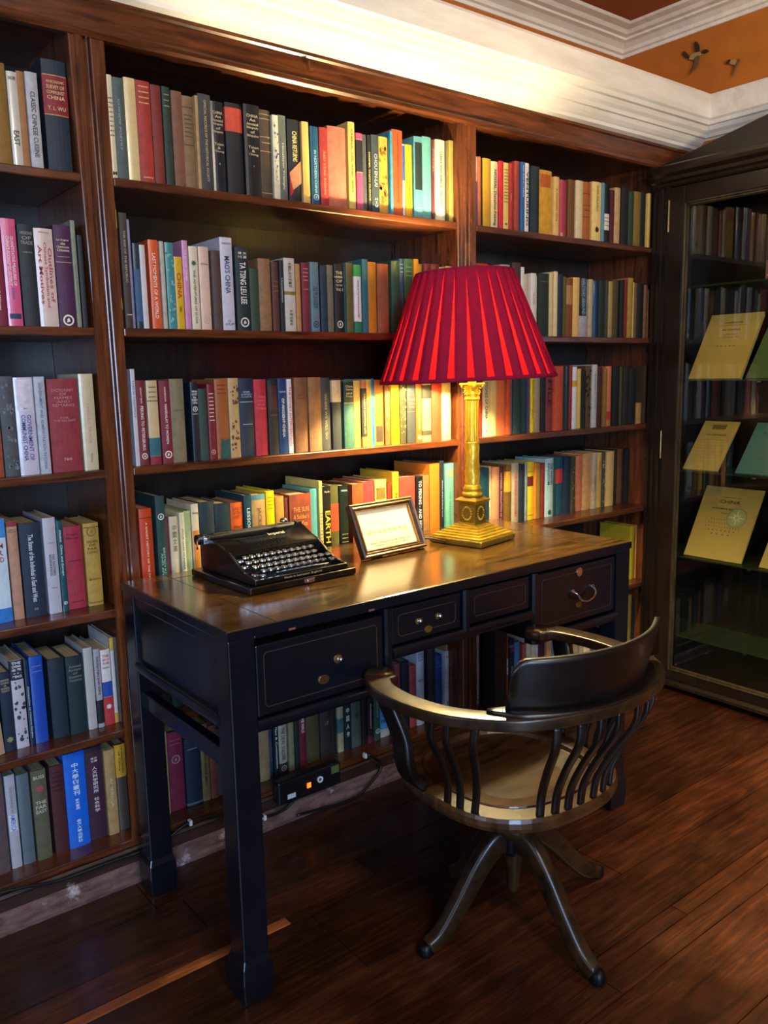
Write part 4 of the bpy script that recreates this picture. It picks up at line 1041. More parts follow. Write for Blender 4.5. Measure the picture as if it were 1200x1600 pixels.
# shade, slightly tilted to the left
shade = root('shade', (0, 0, 0)); shade.parent = lp
SH = Matrix.Rotation(-lamp_rz, 4, 'Z') @ Matrix.Translation((-.014, .010, .622)) @ Matrix.Rotation(R(-1.7), 4, Vector((.62, .78, 0)).normalized())
RB, RT, HB, HT = .250, .137, -.147, .147
NP = 30
def cone_pt(a, t_, dr=0): r = RB+(RT-RB)*t_+dr; return Vector((r*math.cos(a), r*math.sin(a), HB+(HT-HB)*t_))
bm = BM(); n = NP*4; A = [bm.verts.new(cone_pt(2*math.pi*i/n, 0, -.003)) for i in range(n)]; B = [bm.verts.new(cone_pt(2*math.pi*i/n, 1, -.003)) for i in range(n)]
for i in range(n): bm.faces.new((A[i], A[(i+1) % n], B[(i+1) % n], B[i]))
bm.transform(SH); lining = mk('shade', bm, M['shade_lining'], lp, smooth=True)
bpy.data.objects.remove(shade)
bm = BM(); A = [bm.verts.new(cone_pt(2*math.pi*i/n, 0.004, -.007)) for i in range(n)]; B = [bm.verts.new(cone_pt(2*math.pi*i/n, .996, -.007)) for i in range(n)]
for i in range(n): bm.faces.new((A[i], A[(i+1) % n], B[(i+1) % n], B[i]))
bm.transform(SH); mk('inner_lining', bm, M['shade_inner'], lining, smooth=True)
lining['label'] = 'crimson pleated shade with brighter slits'
bm = BM(); step = 2*math.pi/NP
for k in range(NP):
    a0 = k*step; m = 10
    for part, dr in ((0, 0.0),):
        rows = []
        for j in range(m+1):
            t_ = j/m; gap = .40*max(0, .97-t_)
            w0, w1 = a0+step*gap*.5, a0+step*(1-gap*.5)+step*.02
            row = []
            for i in range(7):
                u = i/6; a = w0+(w1-w0)*u; bulge = .0035*math.sin(math.pi*u)+.0012*math.sin(3*math.pi*u+k)
                row.append(bm.verts.new(cone_pt(a, t_, .0015+bulge)))
            rows.append(row)
        for a, b in zip(rows, rows[1:]):
            for i in range(6): bm.faces.new((a[i], a[i+1], b[i+1], b[i]))
bm.transform(SH); mk('pleats', bm, M['shade_pleat'], lining, smooth=True)
for t_, nm, r_ in ((0.0, 'bottom_trim', .0045), (1.0, 'top_trim', .0035)):
    bm = BM(); pts = [cone_pt(2*math.pi*i/72, t_, .001) for i in range(72)]; rings = []
    for i, p in enumerate(pts):
        d = Vector((p.x, p.y, 0)).normalized()
        rings.append([bm.verts.new(p+d*(r_*math.cos(R(q)))+Vector((0, 0, r_*1.3*math.sin(R(q))))) for q in range(0, 360, 60)])
    for i in range(72):
        a, b = rings[i], rings[(i+1) % 72]
        for j in range(6): bm.faces.new((a[j], a[(j+1) % 6], b[(j+1) % 6], b[j]))
    bm.transform(SH); mk(nm, bm, M['shade_pleat'], lining, smooth=True)
bm = BM()
for k in range(3):
    a = 2*math.pi*k/3+.5; sweep(bm, [Vector((.012*math.cos(a), .012*math.sin(a), HT-.03)), cone_pt(a, .985, -.002)], circ(.0016, 6))
bm.transform(SH); mk('shade_spider', bm, M['brass'], lining)
b_ = BM(); lathe(b_, [(.001, .590), (.014, .596), (.024, .612), (.029, .632), (.026, .652), (.016, .668), (.001, .672)], 24)
# frosted bulb
bulb_mat = emit('frosted_bulb', 'ffffff', 1); bulb_mat.node_tree.nodes['Emission'].inputs[0].default_value = (1, .86, .48, 1); bulb_mat.node_tree.nodes['Emission'].inputs[1].default_value = BULB; mk('bulb', b_, bulb_mat, lp, smooth=True)
bm = BM(); P = spline([(-.088, .03, .006), (-.13, .06, .020), (-.175, .10, .022), (-.20, .145, .012), (-.20, .19, .003)], 8); sweep(bm, P, circ(.003, 8)); mk('power_cord', bm, M['brown_cord'], lp, smooth=True)

# ================================================================== TYPEWRITER
TR = R(1.9)
tw = root('typewriter', (.897, -.380, H), TR, label='black portable typewriter with round keys on its base board on the desk', cat='typewriter')
def T(name, bm, mat, parent=tw, **kw): return mk(name, bm, M[mat], parent, **kw)
bm = BM(); box(bm, 0, .307, 0, .285, .0004, .017); T('base_board', bm, 'typewriter', bevel=.003)
bm = BM(); box(bm, .150, .178, -.003, 0, .004, .014); box(bm, .157, .171, -.006, -.003, .006, .012); T('latch', bm, 'nickel', bevel=.0008)
# body shell: two cheeks, curved top plate, front lip
cheek = [(.012, .0175), (.012, .030), (.035, .034), (.062, .040), (.090, .054), (.112, .068), (.128, .078), (.150, .082), (.205, .098), (.250, .094), (.262, .080), (.262, .0175)]
for xx in (.020, .280):
    bm = BM(); prism(bm, cheek, 'x', xx, xx+.008); T('side_cheek', bm, 'typewriter', bevel=.002)
bm = BM(); nx, ny = 28, 14; g = []
for j in range(ny+1):
    v = j/ny; row = []
    for i in range(nx+1):
        u = i/nx; x = .020+u*.268; y = .124+v*.088
        s = abs(2*u-1)
        z = .076+.008*v+.026*(v**1.5)*(.25+.75*max(0, 2*u-1)**2.2+.25*max(0, 1-2*u)**2)   # saddle: rises to a horn at either side
        y += .012*(1-s**2)*(1-v)*-.3
        row.append(bm.verts.new((x, y, z)))
    g.append(row)
for a, b in zip(g, g[1:]):
    for i in range(nx): bm.faces.new((a[i], a[i+1], b[i+1], b[i]))
low = [bm.verts.new((v.co.x, v.co.y+.001, .058)) for v in g[0]]
for i in range(nx): bm.faces.new((low[i], low[i+1], g[0][i+1], g[0][i]))
bk = [bm.verts.new((v.co.x, v.co.y+.004, .060)) for v in g[-1]]
for i in range(nx): bm.faces.new((g[-1][i], g[-1][i+1], bk[i+1], bk[i]))
o = T('top_plate', bm, 'typewriter', smooth=False); md = o.modifiers.new('solid', 'SOLIDIFY'); md.thickness = .0025
bm = BM(); box(bm, .028, .280, .120, .258, .0176, .058); T('inner_frame', bm, 'typewriter')
bm = BM(); box(bm, .020, .288, .010, .020, .0176, .030); T('front_lip', bm, 'typewriter', bevel=.002)
bm = BM(); box(bm, .0285, .2795, .0205, .1195, .0176, .021); T('key_well', bm, 'typewriter')
# ribbon spool covers, type basket, carriage and platen
bm = BM(); box(bm, .045, .262, .222, .250, .075, .094); T('carriage', bm, 'typewriter', bevel=.003)
def rodx(name, x0, x1, y, z, r, mat, par=tw):
    bm = BM(); sweep(bm, [Vector((x0, y, z)), Vector((x1, y, z))], circ(r, 18)); return T(name, bm, mat, par, smooth=False)
rodx('platen', .010, .300, .236, .098, .0115, 'cable'); rodx('paper_bail', .03, .262, .218, .110, .0018, 'nickel')
rodx('platen_knob', -.006, .010, .236, .098, .013, 'cable')
bm = BM(); sweep(bm, spline([(.02, .228, .100), (-.004, .215, .104), (-.022, .200, .100), (-.030, .186, .088)], 5), rrect(.004, .009)); T('return_lever', bm, 'nickel')
for x, yy in ((.012, .222), (.290, .226)):
    bm = BM(); box(bm, x-.008, x+.008, yy-.006, yy+.012, .088, .110); box(bm, x-.004, x+.004, yy-.014, yy-.006, .098, .104); T('carriage_lever', bm, 'nickel', bevel=.001)
bm = BM(); lathe(bm, [(.001, .114), (.009, .116), (.011, .120), (.007, .126), (.001, .127)], 16, .235, .212); T('ribbon_knob', bm, 'nickel', smooth=True)
bm = BM()
for k in range(14): 
    x = .09+k*.0095; box(bm, x, x+.002, .150, .222, .089, .0905)
T('type_bars', bm, 'nickel')
# keys: four rows, each key a metal-rimmed round on its stem
ROWS = ['1234567890-', 'QWERTYUIOP@', 'ASDFGHJKL;:', 'ZXCVBNM,./']
def key(x, y, z, s, rim=.0088):
    bm = BM(); lathe(bm, [(.0060, 0), (rim, .0004), (rim, .0042), (.0066, .0048), (.0062, .0042)], 14, cap=False); k_ = T('key', bm, 'nickel', smooth=False); k_.location = (x, y, z)
    bm = BM(); lathe(bm, [(.0058, .0010), (.0058, .0043), (.0001, .0046)], 12, cap=True); T('key_top', bm, 'key_top', k_)
    bm = BM(); sweep(bm, [Vector((0, 0, .001)), Vector((0, .004, -.014)), Vector((0, .03, -.020))], rrect(.0016, .003)); T('key_stem', bm, 'nickel', k_)
    if s:
        bm = BM(); lay = bm.loops.layers.float_color.new('col'); put_text(bm, s, (0, 0, .0049), (1, 0, 0), (0, 1, 0), .004, .005, srgb('d8d4c8'), lay); T('key_letter', bm, 'ink', k_, normals=False)
for r_, (row, y, z, x0) in enumerate(zip(ROWS, (.110, .091, .073, .055), (.0620, .0530, .0445, .0365), (.055, .052, .060, .072))):
    for i, s in enumerate(row): key(x0+i*.0192, y, z, s)
for x, y, z in ((.036, .103, .057), (.036, .082, .046), (.040, .045, .031), (.055, .034, .030), (.272, .070, .045), (.268, .050, .036)): key(x, y, z, '', .0088)
bm = BM(); P = spline([(.095, .036, .0315), (.13, .033, .033), (.17, .032, .0335), (.21, .033, .033), (.245, .036, .0315)], 6); sweep(bm, P, rrect(.009, .005, .4)); T('space_bar', bm, 'key_top', smooth=False)
lettering('maker_lettering', [('Imperial', (.190, .178, .0965), (1, 0, 0), (0, .93, .36), .048, .015)], M['ink'], tw, 'c8c0a0')
lettering('small_lettering', [('Made in Leicester England', (.154, .0096, .0236), (1, 0, 0), (0, 0, 1), .12, .0065)], M['ink'], tw, '9a8c60')

# ================================================================== FRAMED NOTICE
fa = math.atan2(.017, .234)
fr = root('framed_notice', (1.303, -.277, H), fa, label='small tilted wooden frame holding a cream printed notice on the desk', cat='picture frame')
FT = Matrix.Translation((0, .004, .0065)) @ Matrix.Rotation(R(-24), 4, 'X')
FW, FH, FB = .236, .152, .017
bm = BM(); out = [(0, 0), (FW, 0), (FW, FH), (0, FH)]
prof = [(0, .016), (0, -.002), (.004, -.005), (.008, -.002), (.012, -.003), (.017, .004), (.019, .004), (.019, .012)]
rows = []
for o_, dpt in prof: rows.append([bm.verts.new((abs(o_-p[0]) if p[0] == 0 else p[0]-o_, dpt, o_ if p[1] == 0 else p[1]-o_)) for p in out])
for a, b in zip(rows, rows[1:]):
    for i in range(4): bm.faces.new((a[i], a[(i+1) % 4], b[(i+1) % 4], b[i]))
bm.transform(FT); mk('frame', bm, M['frame_wood'], fr)
bm = BM(); rows = []
for o_, dpt in ((.0172, .0035), (.0178, .0018), (.0205, .0018), (.0208, .008)): rows.append([bm.verts.new((o_ if p[0] == 0 else p[0]-o_, dpt, o_ if p[1] == 0 else p[1]-o_)) for p in out])
for a, b in zip(rows, rows[1:]):
    for i in range(4): bm.faces.new((a[i], a[(i+1) % 4], b[(i+1) % 4], b[i]))
bm.transform(FT); mk('inner_slip', bm, M['frame_gold'], fr)
bm = BM(); box(bm, .018, FW-.018, .009, .011, .018, FH-.018); bm.transform(FT); mk('card', bm, M['card'], fr)
bm = BM(); box(bm, .004, FW-.004, .012, .016, .004, FH-.004); bm.transform(FT); mk('backing', bm, M['frame_wood'], fr)
bm = BM(); lay = bm.loops.layers.float_color.new('col')
for i, (s, z, w, h_) in enumerate((('PLEASE DO NOT TOUCH', .066, .11, .008), ('THIS TYPEWRITER', .056, .07, .006), ('. . . . . . . . . . . . . . . . .', .046, .13, .002), ('KINDLY REFRAIN FROM USING THE', .038, .15, .0052), ('TYPEWRITER OR THE BOOKS ON DISPLAY', .030, .13, .005), ('Thank You', .0245, .04, .004))):
    if i in (0, 1): continue
    put_text(bm, s, (FW/2, .0086, z), (1, 0, 0), (0, 0, 1), w, h_, srgb('8a7438'), lay)
bm.transform(FT); mk('printed_lines', bm, M['ink'], fr, normals=False)
bm = BM(); lay = bm.loops.layers.float_color.new('col')   # faint landscape: pale yellow hills and water lines
rnd = random.Random(5)
for k in range(8):
    cx_ = .05+.135*k/7; pts = [(cx_+(.006+.004*rnd.random())*math.cos(a*.7), .0087, .066+.004*rnd.random()+.0045*math.sin(a*.7)) for a in range(9)]
    F = bm.faces.new([bm.verts.new(p) for p in pts])
    for l in F.loops: l[lay] = srgb('d8c460')
for k in range(7):
    z_ = .032+k*.0055; P = [Vector((.14+k*.006+i*.008, .0087, z_+.0016*math.sin(i*1.3+k))) for i in range(8) if .14+k*.006+i*.008 < FW-.024]
    for a, b in zip(P, P[1:]):
        F = bm.faces.new([bm.verts.new(a), bm.verts.new(b), bm.verts.new(b+Vector((0, 0, .0006))), bm.verts.new(a+Vector((0, 0, .0006)))])
        for l in F.loops: l[lay] = srgb('b8a050')
bm.transform(FT); mk('printed_view', bm, M['ink'], fr, normals=False)
bm = BM(); prism(bm, [(.090, .0), (.094, .0), (.064, .10), (.060, .10)], 'x', FW/2-.02, FW/2+.02); mk('easel_back', bm, M['frame_wood'], fr)

# ================================================================== SWIVEL CHAIR
CX, CY = 1.315, -.790
ch = root('swivel_chair', (CX, CY, 0), R(-2), label='dark bow-backed wooden swivel armchair with spindles pulled up to the desk', cat='chair')
def K(name, bm, mat, parent=ch, **kw): return mk(name, bm, M[mat], parent, **kw)
# seat: saddle with a turned rim
def seat_r(a):
    c, s = math.cos(a), math.sin(a); rx, ry = .226, (.219 if s < 0 else .245); n_ = 2.5
    return 1/((abs(c)/rx)**n_+(abs(s)/ry)**n_)**(1/n_)
bm = BM(); n = 64; rings = []
for f_, z in ((.90, .392), (.985, .398), (1.0, .408), (1.0, .420), (.985, .428), (.81, .429), (.795, .425), (.785, .431), (.77, .429), (.75, .420), (.5, .412), (.2, .410)):
    rings.append([bm.verts.new((seat_r(2*math.pi*i/n)*f_*math.cos(2*math.pi*i/n), seat_r(2*math.pi*i/n)*f_*math.sin(2*math.pi*i/n), z)) for i in range(n)])
for a, b in zip(rings, rings[1:]):
    for i in range(n): bm.faces.new((a[i], a[(i+1) % n], b[(i+1) % n], b[i]))
bm.faces.new(rings[0][::-1]); bm.faces.new(rings[-1]); K('seat', bm, 'chair_seat', smooth=False, bevel=.001)
# bow: arms and back rail in one bent piece
bow = [(-.250, .140, .655), (-.278, .118, .657), (-.300, .06, .658), (-.302, -.03, .659), (-.275, -.13, .661), (-.20, -.225, .664), (-.10, -.272, .667), (.0, -.287, .668), (.10, -.277, .668), (.195, -.235, .667), (.262, -.15, .664), (.288, -.04, .661), (.288, .05, .659), (.275, .12, .657), (.250, .150, .655)]
path = spline(bow, 6); sec = rrect(.052, .024, .18)
bm = BM(); sweep(bm, path, sec, scale=lambda t_: (1.0+.35*max(0, 1-abs(t_-.0)/.1)+.35*max(0, 1-abs(t_-1)/.1)-.12*math.sin(math.pi*t_), 1)); K('arm_bow', bm, 'chair_arm', smooth=True)
for s_, x in ((-1, -.250), (1, .250)):
    bm = BM(); lathe(bm, [(.001, .6418), (.030, .6418), (.034, .650), (.034, .660), (.030, .668), (.001, .6685)], 20, x, .152); K('arm_end', bm, 'chair_arm', smooth=True)
# crest: board standing on the back of the bow, curling outward at the ends
def on_bow(ang):
    best = min(path, key=lambda p: abs(((math.degrees(math.atan2(p.y, p.x)) - ang+180) % 360)-180)); return best
bm = BM(); grid = []; m = 40; rowsn = 9
for i in range(m+1):
    u = i/m; ang = 224+u*98; e = abs(2*u-1)
    top = .790-.004*e**2
    if e > .84: top = .690+(top-.690)*math.sqrt(max(0, 1-((e-.84)/.16)**2.2))
    col = []
    for th in (0, 1):
        for j in range(rowsn+1):
            v = j/rowsn; z = .680+(top-.680)*v
            rr = .286+.003*math.sin(v*3)+.017*v**1.4+(.020*v*u**6) - th*.019*(1-.35*v)
            col.append(bm.verts.new((rr*math.cos(R(ang))*1.02, rr*math.sin(R(ang)), z)))
    grid.append(col)
q = rowsn+1
for a, b in zip(grid, grid[1:]):
    for j in range(rowsn):
        bm.faces.new((a[j], b[j], b[j+1], a[j+1])); bm.faces.new((a[q+j+1], b[q+j+1], b[q+j], a[q+j]))
    bm.faces.new((a[rowsn], b[rowsn], b[q+rowsn], a[q+rowsn])); bm.faces.new((a[q], b[q], b[0], a[0]))
for c_ in (grid[0], grid[-1]): bm.faces.new([c_[j] for j in range(q)]+[c_[q+j] for j in range(q-1, -1, -1)])
K('crest', bm, 'chair', smooth=True)
bm = BM(); cp = [Vector((.284*1.02*math.cos(R(a)), .284*math.sin(R(a)), .677)) for a in range(217, 327, 3)]
sweep(bm, cp, rrect(.050, .013, .45), scale=lambda t_: (min(1, .25+7*min(t_, 1-t_)), min(1, .5+6*min(t_, 1-t_)))); K('crest_base', bm, 'chair', smooth=True)
# spindles: flat S-shaped slats
def slat(a0, a1, w=.020, name='spindle'):
    r0 = seat_r(R(a0))*.955; p0 = Vector((r0*math.cos(R(a0)), r0*math.sin(R(a0)), .426)); b = on_bow(a1); p1 = Vector((b.x, b.y, .648))
    o0 = Vector((math.cos(R(a0)), math.sin(R(a0)), 0)); dz = Vector((0, 0, 1))
    P = [p0, p0.lerp(p1, .2)-o0*.010+dz*.004, p0.lerp(p1, .5)-o0*.004, p0.lerp(p1, .8)+o0*.012, p1]
    bm = BM(); sp = spline(P, 6); tang = Vector((-math.sin(R(a0)), math.cos(R(a0)), 0))
    sweep(bm, sp, rrect(.011, w, .35), up=tang); K(name, bm, 'chair', smooth=True)
for a in (189, 198, 207): slat(a, a+5, .016)
for a in (241, 250, 259, 269, 280, 290, 299): slat(a, a+4+(a-270)*.10, .017)
for a in (333, 342, 351): slat(a, a-4, .016)
for s_ in (-1, 1):
    p1 = Vector((s_*.280, .10, .646)); P = [Vector((s_*.215, .055, .430)), Vector((s_*.240, .060, .455)), Vector((s_*.262, .050, .500)), Vector((s_*.262, .060, .55)), Vector((s_*.272, .085, .61)), p1]
    bm = BM(); sweep(bm, spline(P, 6), rrect(.022, .052, .3), up=Vector((0, 1, 0))); K('arm_support', bm, 'chair', smooth=True)
# screw, spider and four curved legs
BX, BY = .035, .022
bm = BM(); lathe(bm, [(.011, .20), (.014, .21), (.014, .375), (.03, .378), (.03, .392)], 20, BX*.4, BY*.4); K('screw_post', bm, 'iron', smooth=False)
bm = BM(); box(bm, -.10, .12, -.018, .03, .374, .391); box(bm, -.02, .04, -.10, .11, .374, .390); K('seat_iron', bm, 'iron', bevel=.002)
bm = BM(); lathe(bm, [(.010, .09), (.014, .10), (.020, .17), (.030, .20), (.034, .235), (.046, .25), (.050, .262), (.050, .275), (.040, .282), (.018, .284)], 28, BX, BY); K('hub', bm, 'chair_arm', smooth=True)
feet = [(-.19, .067), (.043, -.222), (.345, .028), (.05, .255)]
for fx, fy in feet:
    c = Vector((BX, BY, 0)); f_ = Vector((fx, fy, 0))-c; Ln = f_.length; d_ = f_.normalized()
    P = [c+d_*.020+Vector((0, 0, .232)), c+d_*(.22*Ln)+Vector((0, 0, .228)), c+d_*(.42*Ln)+Vector((0, 0, .180)), c+d_*(.64*Ln)+Vector((0, 0, .105)), c+d_*(.84*Ln)+Vector((0, 0, .045)), c+d_*(1.0*Ln)+Vector((0, 0, .022))]
    bm = BM(); sweep(bm, spline(P, 6), rrect(.040, .056, .3), scale=lambda t_: (1-.15*t_, 1.15-.58*t_)); lg = K('leg', bm, 'chair_arm', smooth=True)
    bm = BM(); e = c+d_*(Ln+.006); lathe(bm, [(.010, .0004), (.016, .003), (.018, .010), (.016, .026), (.008, .032)], 14, e.x, e.y); K('foot', bm, 'iron', lg, smooth=True)

# ================================================================== DISPLAY CABINET
GX = 2.95; Y0, Y1 = -.004, -1.42
cb = root('display_cabinet', (3.05, -.7, 0), label='tall dark glass-fronted display cabinet against the right wall beside the bookcase', cat='cabinet')
def Q(name, bm, mat, parent=cb, **kw): return mk(name, bm, M[mat], parent, world=cb, **kw)
BKX = 3.212
bm = BM(); box(bm, BKX-.012, BKX, Y1, Y0, .04, 2.0); Q('back_panel', bm, 'cab')
for a, b in ((Y0-.02, Y0), (Y1, Y1+.02)):
    bm = BM(); box(bm, GX+.022, BKX-.0125, a, b, .04, 2.0); Q('side_panel', bm, 'cab')
bm = BM(); box(bm, GX+.022, BKX-.0125, Y1+.0205, Y0-.0205, .055, .078); Q('bottom_board', bm, 'cab')
bm = BM(); box(bm, GX+.022, BKX-.0125, Y1+.0205, Y0-.0205, 1.975, 1.998); Q('top_board', bm, 'cab')
# fluted corner pilaster
bm = BM(); yy = [Y0, Y0-.012, Y0-.014, Y0-.022, Y0-.024, Y0-.036, Y0-.038, Y0-.050, Y0-.052, Y0-.062, Y0-.064, Y0-.07]
pr = [(GX+.022, Y0)]
for i, y in enumerate(yy): pr.append((GX-(.002 if (i//1) % 4 in (0, 1) else -.006), y))
pr.append((GX+.022, Y0-.07)); prism(bm, pr, 'z', .045, 2.0); Q('pilaster', bm, 'cab')
# door: stiles, rails, bright inner moulding, glass
door = None
dy0, dy1 = Y0-.072, -1.0
bm = BM(); box(bm, GX, GX+.021, dy0-.062, dy0, .05, 1.995); box(bm, GX, GX+.021, dy1, dy1+.062, .05, 1.995)
box(bm, GX, GX+.021, dy1+.062, dy0-.062, .05, .085); box(bm, GX, GX+.021, dy1+.062, dy0-.062, 1.935, 1.995); door = Q('door', bm, 'cab', bevel=.002)
bm = BM(); a, b, zb, zt = dy0-.062, dy1+.062, .085, 1.935; pr = [(0, .0), (.003, -.006), (.008, -.008), (.011, -.003), (.016, -.004), (.020, .006)]
rows = []
for o_, dd in pr: rows.append([bm.verts.new(p) for p in ((GX+dd, a-o_, zb+o_), (GX+dd, b+o_, zb+o_), (GX+dd, b+o_, zt-o_), (GX+dd, a-o_, zt-o_))])
for p, q_ in zip(rows, rows[1:]):
    for i in range(4): bm.faces.new((p[i], p[(i+1) % 4], q_[(i+1) % 4], q_[i]))
Q('glazing_moulding', bm, 'cab_gilt', door)
bm = BM(); box(bm, GX+.008, GX+.011, b+.003, a-.003, zb+.003, zt-.003); Q('glass_pane', bm, 'glass', door)
for z0, z1 in ((1.833, 1.95), (.959, 1.069), (.095, .198)):
    bm = BM(); sweep(bm, [Vector((GX-.003, dy0+.002, z0)), Vector((GX-.003, dy0+.002, z1))], circ(.0035, 8), up=Vector((1, 0, 0))); Q('hinge', bm, 'bright_brass', door)
bm = BM(); box(bm, GX, GX+.021, Y1, dy1-.002, .05, 1.995); Q('stile', bm, 'cab', bevel=.002)
# cornice and sloping crest above it
bm = BM(); rows = []
for o_, z in ((.0, 1.998), (-.006, 2.004), (-.010, 2.012), (-.024, 2.018), (-.028, 2.030), (-.048, 2.040), (-.052, 2.052), (-.052, 2.066), (-.045, 2.072)):
    rows.append([bm.verts.new(p) for p in ((BKX, Y0-o_*0-.0, z), (GX+o_, Y0, z), (GX+o_, Y1+o_, z), (BKX, Y1+o_, z))])
for p, q_ in zip(rows, rows[1:]):
    for i in range(4): bm.faces.new((p[i], p[(i+1) % 4], q_[(i+1) % 4], q_[i]))
bm.faces.new(rows[0][::-1]); bm.faces.new(rows[-1]); Q('cornice', bm, 'cab')
bm = BM(); prism(bm, [(Y0-.03, 2.0725), (Y0-.03, 2.088), (-.448, 2.176), (-.71, 2.222), (-.98, 2.176), (Y1+.03, 2.083), (Y1+.03, 2.0725)], 'x', GX+.006, GX+.03); Q('crest_board', bm, 'cab', bevel=.002)
# base moulding and round feet
bm = BM(); rows = []
for o_, z in ((-.004, .024), (-.022, .028), (-.022, .040), (-.010, .049), (.0, .0499)):
    rows.append([bm.verts.new(p) for p in ((BKX, Y0, z), (GX+o_, Y0, z), (GX+o_, Y1+o_, z), (BKX, Y1+o_, z))])
for p, q_ in zip(rows, rows[1:]):
    for i in range(4): bm.faces.new((p[i], p[(i+1) % 4], q_[(i+1) % 4], q_[i]))
bm.faces.new(rows[0][::-1]); bm.faces.new(rows[-1]); Q('base_moulding', bm, 'cab')
for x, y in ((GX-.0, -.055), (GX-.0, Y1+.08), (3.16, -.06), (3.16, Y1+.08)):
    bm = BM(); lathe(bm, [(.004, .0002), (.014, .002), (.018, .010), (.014, .019), (.007, .0238)], 16, x, y); Q('foot', bm, 'plastic_white' if x < 3 else 'cab', smooth=True)
for z, mat in ((1.270, 'shelf_glass'), (.915, 'shelf_glass'), (.566, 'shelf_glass'), (.235, 'shelf_glass')):
    bm = BM(); box(bm, GX+.028, BKX-.014, Y1+.022, Y0-.022, z-.007, z); Q('glass_shelf', bm, mat, bevel=.001)
    for y in (-.10, -.45, -.8):
        bm = BM(); box(bm, GX+.026, GX+.034, y-.006, y+.006, z-.012, z-.0072); Q('shelf_clip', bm, 'bright_brass')
# documents and old books leaning on the glass shelves
X_, Z_ = Vector((0, -1, 0)), Vector((0, 0, 1))
def leaning(name, label, cat, y0, y1, zb, w_, hgt, mat, lines, xb=3.0, xt=3.155, th=.008, seal=None, group=None, page=False):
    """y0..y1 along the shelf, leaning back from xb to xt"""
    ang = math.atan2(xt-xb, hgt); Lh = math.hypot(hgt, xt-xb)
    r_ = root(name, (xb, y0, zb+.0006), 0, label, cat, group)
    TM = Matrix.Rotation(R(-90), 4, 'Z') @ Matrix.Rotation(-ang, 4, 'X')
    wd = y0-y1
    bm = BM(); box(bm, 0, wd, 0, th, .003, Lh); bm.transform(TM); mk('cover' if page else 'sheet', bm, M[mat], r_, bevel=.0008)
    if page:
        bm = BM(); box(bm, .004, wd-.003, th, th+.010, .006, Lh-.003); bm.transform(TM); mk('page_block', bm, M['pages'], r_)
    if lines:
        bm = BM(); lay = bm.loops.layers.float_color.new('col')
        for s, f_, fw, fh in lines: put_text(bm, s, (wd/2, -.0006, Lh*f_), (1, 0, 0), (0, 0, 1), wd*fw*1.15, Lh*fh*1.5, srgb('2c1e0a'), lay)
        bm.transform(TM); mk('printed_lines', bm, M['ink'], r_, normals=False)
    if seal:
        u, v, rad = seal; bm = BM(); lay = bm.loops.layers.float_color.new('col')
        def rg(r0, r1, c, y, star=0):
            nn = 32
            for i in range(nn):
                a, b = 2*math.pi*i/nn, 2*math.pi*(i+1)/nn
                f2 = (lambda k: 1 if (k % 4) else .0) if star else (lambda k: 1)
                P = [(u+r0*math.cos(a), v+r0*math.sin(a)), (u+r1*math.cos(a), v+r1*math.sin(a)), (u+r1*math.cos(b), v+r1*math.sin(b)), (u+r0*math.cos(b), v+r0*math.sin(b))]
                F = bm.faces.new([bm.verts.new((p[0], y, p[1])) for p in P])
                for l in F.loops: l[lay] = srgb(c)
        rg(rad*.86, rad, '8a8660', -.0012); rg(.0005, rad*.86, 'a89c60', -.0008)
        for k in range(8):
            a = 2*math.pi*k/8; rr = rad*.82 if k % 2 == 0 else rad*.6; da = .32
            F = bm.faces.new([bm.verts.new((u+p*math.cos(q_), -.0014, v+p*math.sin(q_))) for p, q_ in ((rad*.12, a-math.pi/2), (rr, a), (rad*.12, a+math.pi/2))])
            for l in F.loops: l[lay] = srgb('d8cc8c')
        bm.transform(TM); mk('round_seal', bm, M['ink'], r_, normals=False)
    return r_
leaning('old_book', 'large tan title page leaning on the upper glass shelf of the cabinet', 'document', -.150, -.365, 1.270, 0, .25, 'paper', [('A NARRATIVE', .86, .3, .018), ('of the late Proceedings and Events', .82, .6, .012), ('IN CHINA', .75, .3, .02), ('by an Eye-Witness', .68, .35, .012), ('Printed in the year 1839', .63, .5, .012), ('. . . . .', .5, .3, .01)], page=True, group='documents in the display cabinet')
leaning('old_book', 'olive green book leaning right of the large tan title page in cabinet', 'book', -.385, -.60, 1.270, 0, .20, 'paper_green', [], page=True, group='documents in the display cabinet')
leaning('document', 'tan printed sheet with a small picture, left on the middle glass shelf of cabinet', 'document', -.140, -.290, .915, 0, .185, 'paper', [('THE CHRONICLE', .72, .5, .02)]+[('lorem of the eastern seas and ports thereof', .64-.07*i, .72, .014) for i in range(0)]+[('. . . . . . . . . . . . . . . .', .62-.06*i, .7, .008) for i in range(7)]+[('####', .88, .35, .10)], group='documents in the display cabinet')
leaning('document', 'pale teal pamphlet leaning on the middle glass shelf of the cabinet', 'document', -.362, -.520, .915, 0, .185, 'paper_teal', [('CHINA', .8, .4, .03), ('. . . . . . .', .3, .5, .01)], group='documents in the display cabinet')
leaning('document', 'yellowed document with a round compass seal on the lower glass shelf', 'document', -.160, -.405, .566, 0, .270, 'paper', [('CHINA', .80, .3, .03), ('a geographical account', .86, .4, .012), ('WITH MAPS AND PLANS', .70, .5, .016), ('of the coast', .64, .3, .01), ('. . . . . . . . . . .', .55, .4, .01), ('. . . . . . . . . . . .', .50, .45, .01), ('. . . . . . . . . . . . .', .45, .5, .01), ('. . . . . . .', .40, .4, .01), ('. . . .', .35, .3, .01)], seal=(.170, .185, .042), group='documents in the display cabinet')
leaning('document', 'yellow sheet at the picture edge on the lower glass shelf of the cabinet', 'document', -.475, -.66, .566, 0, .22, 'paper', [('MAP', .8, .3, .03)], group='documents in the display cabinet')
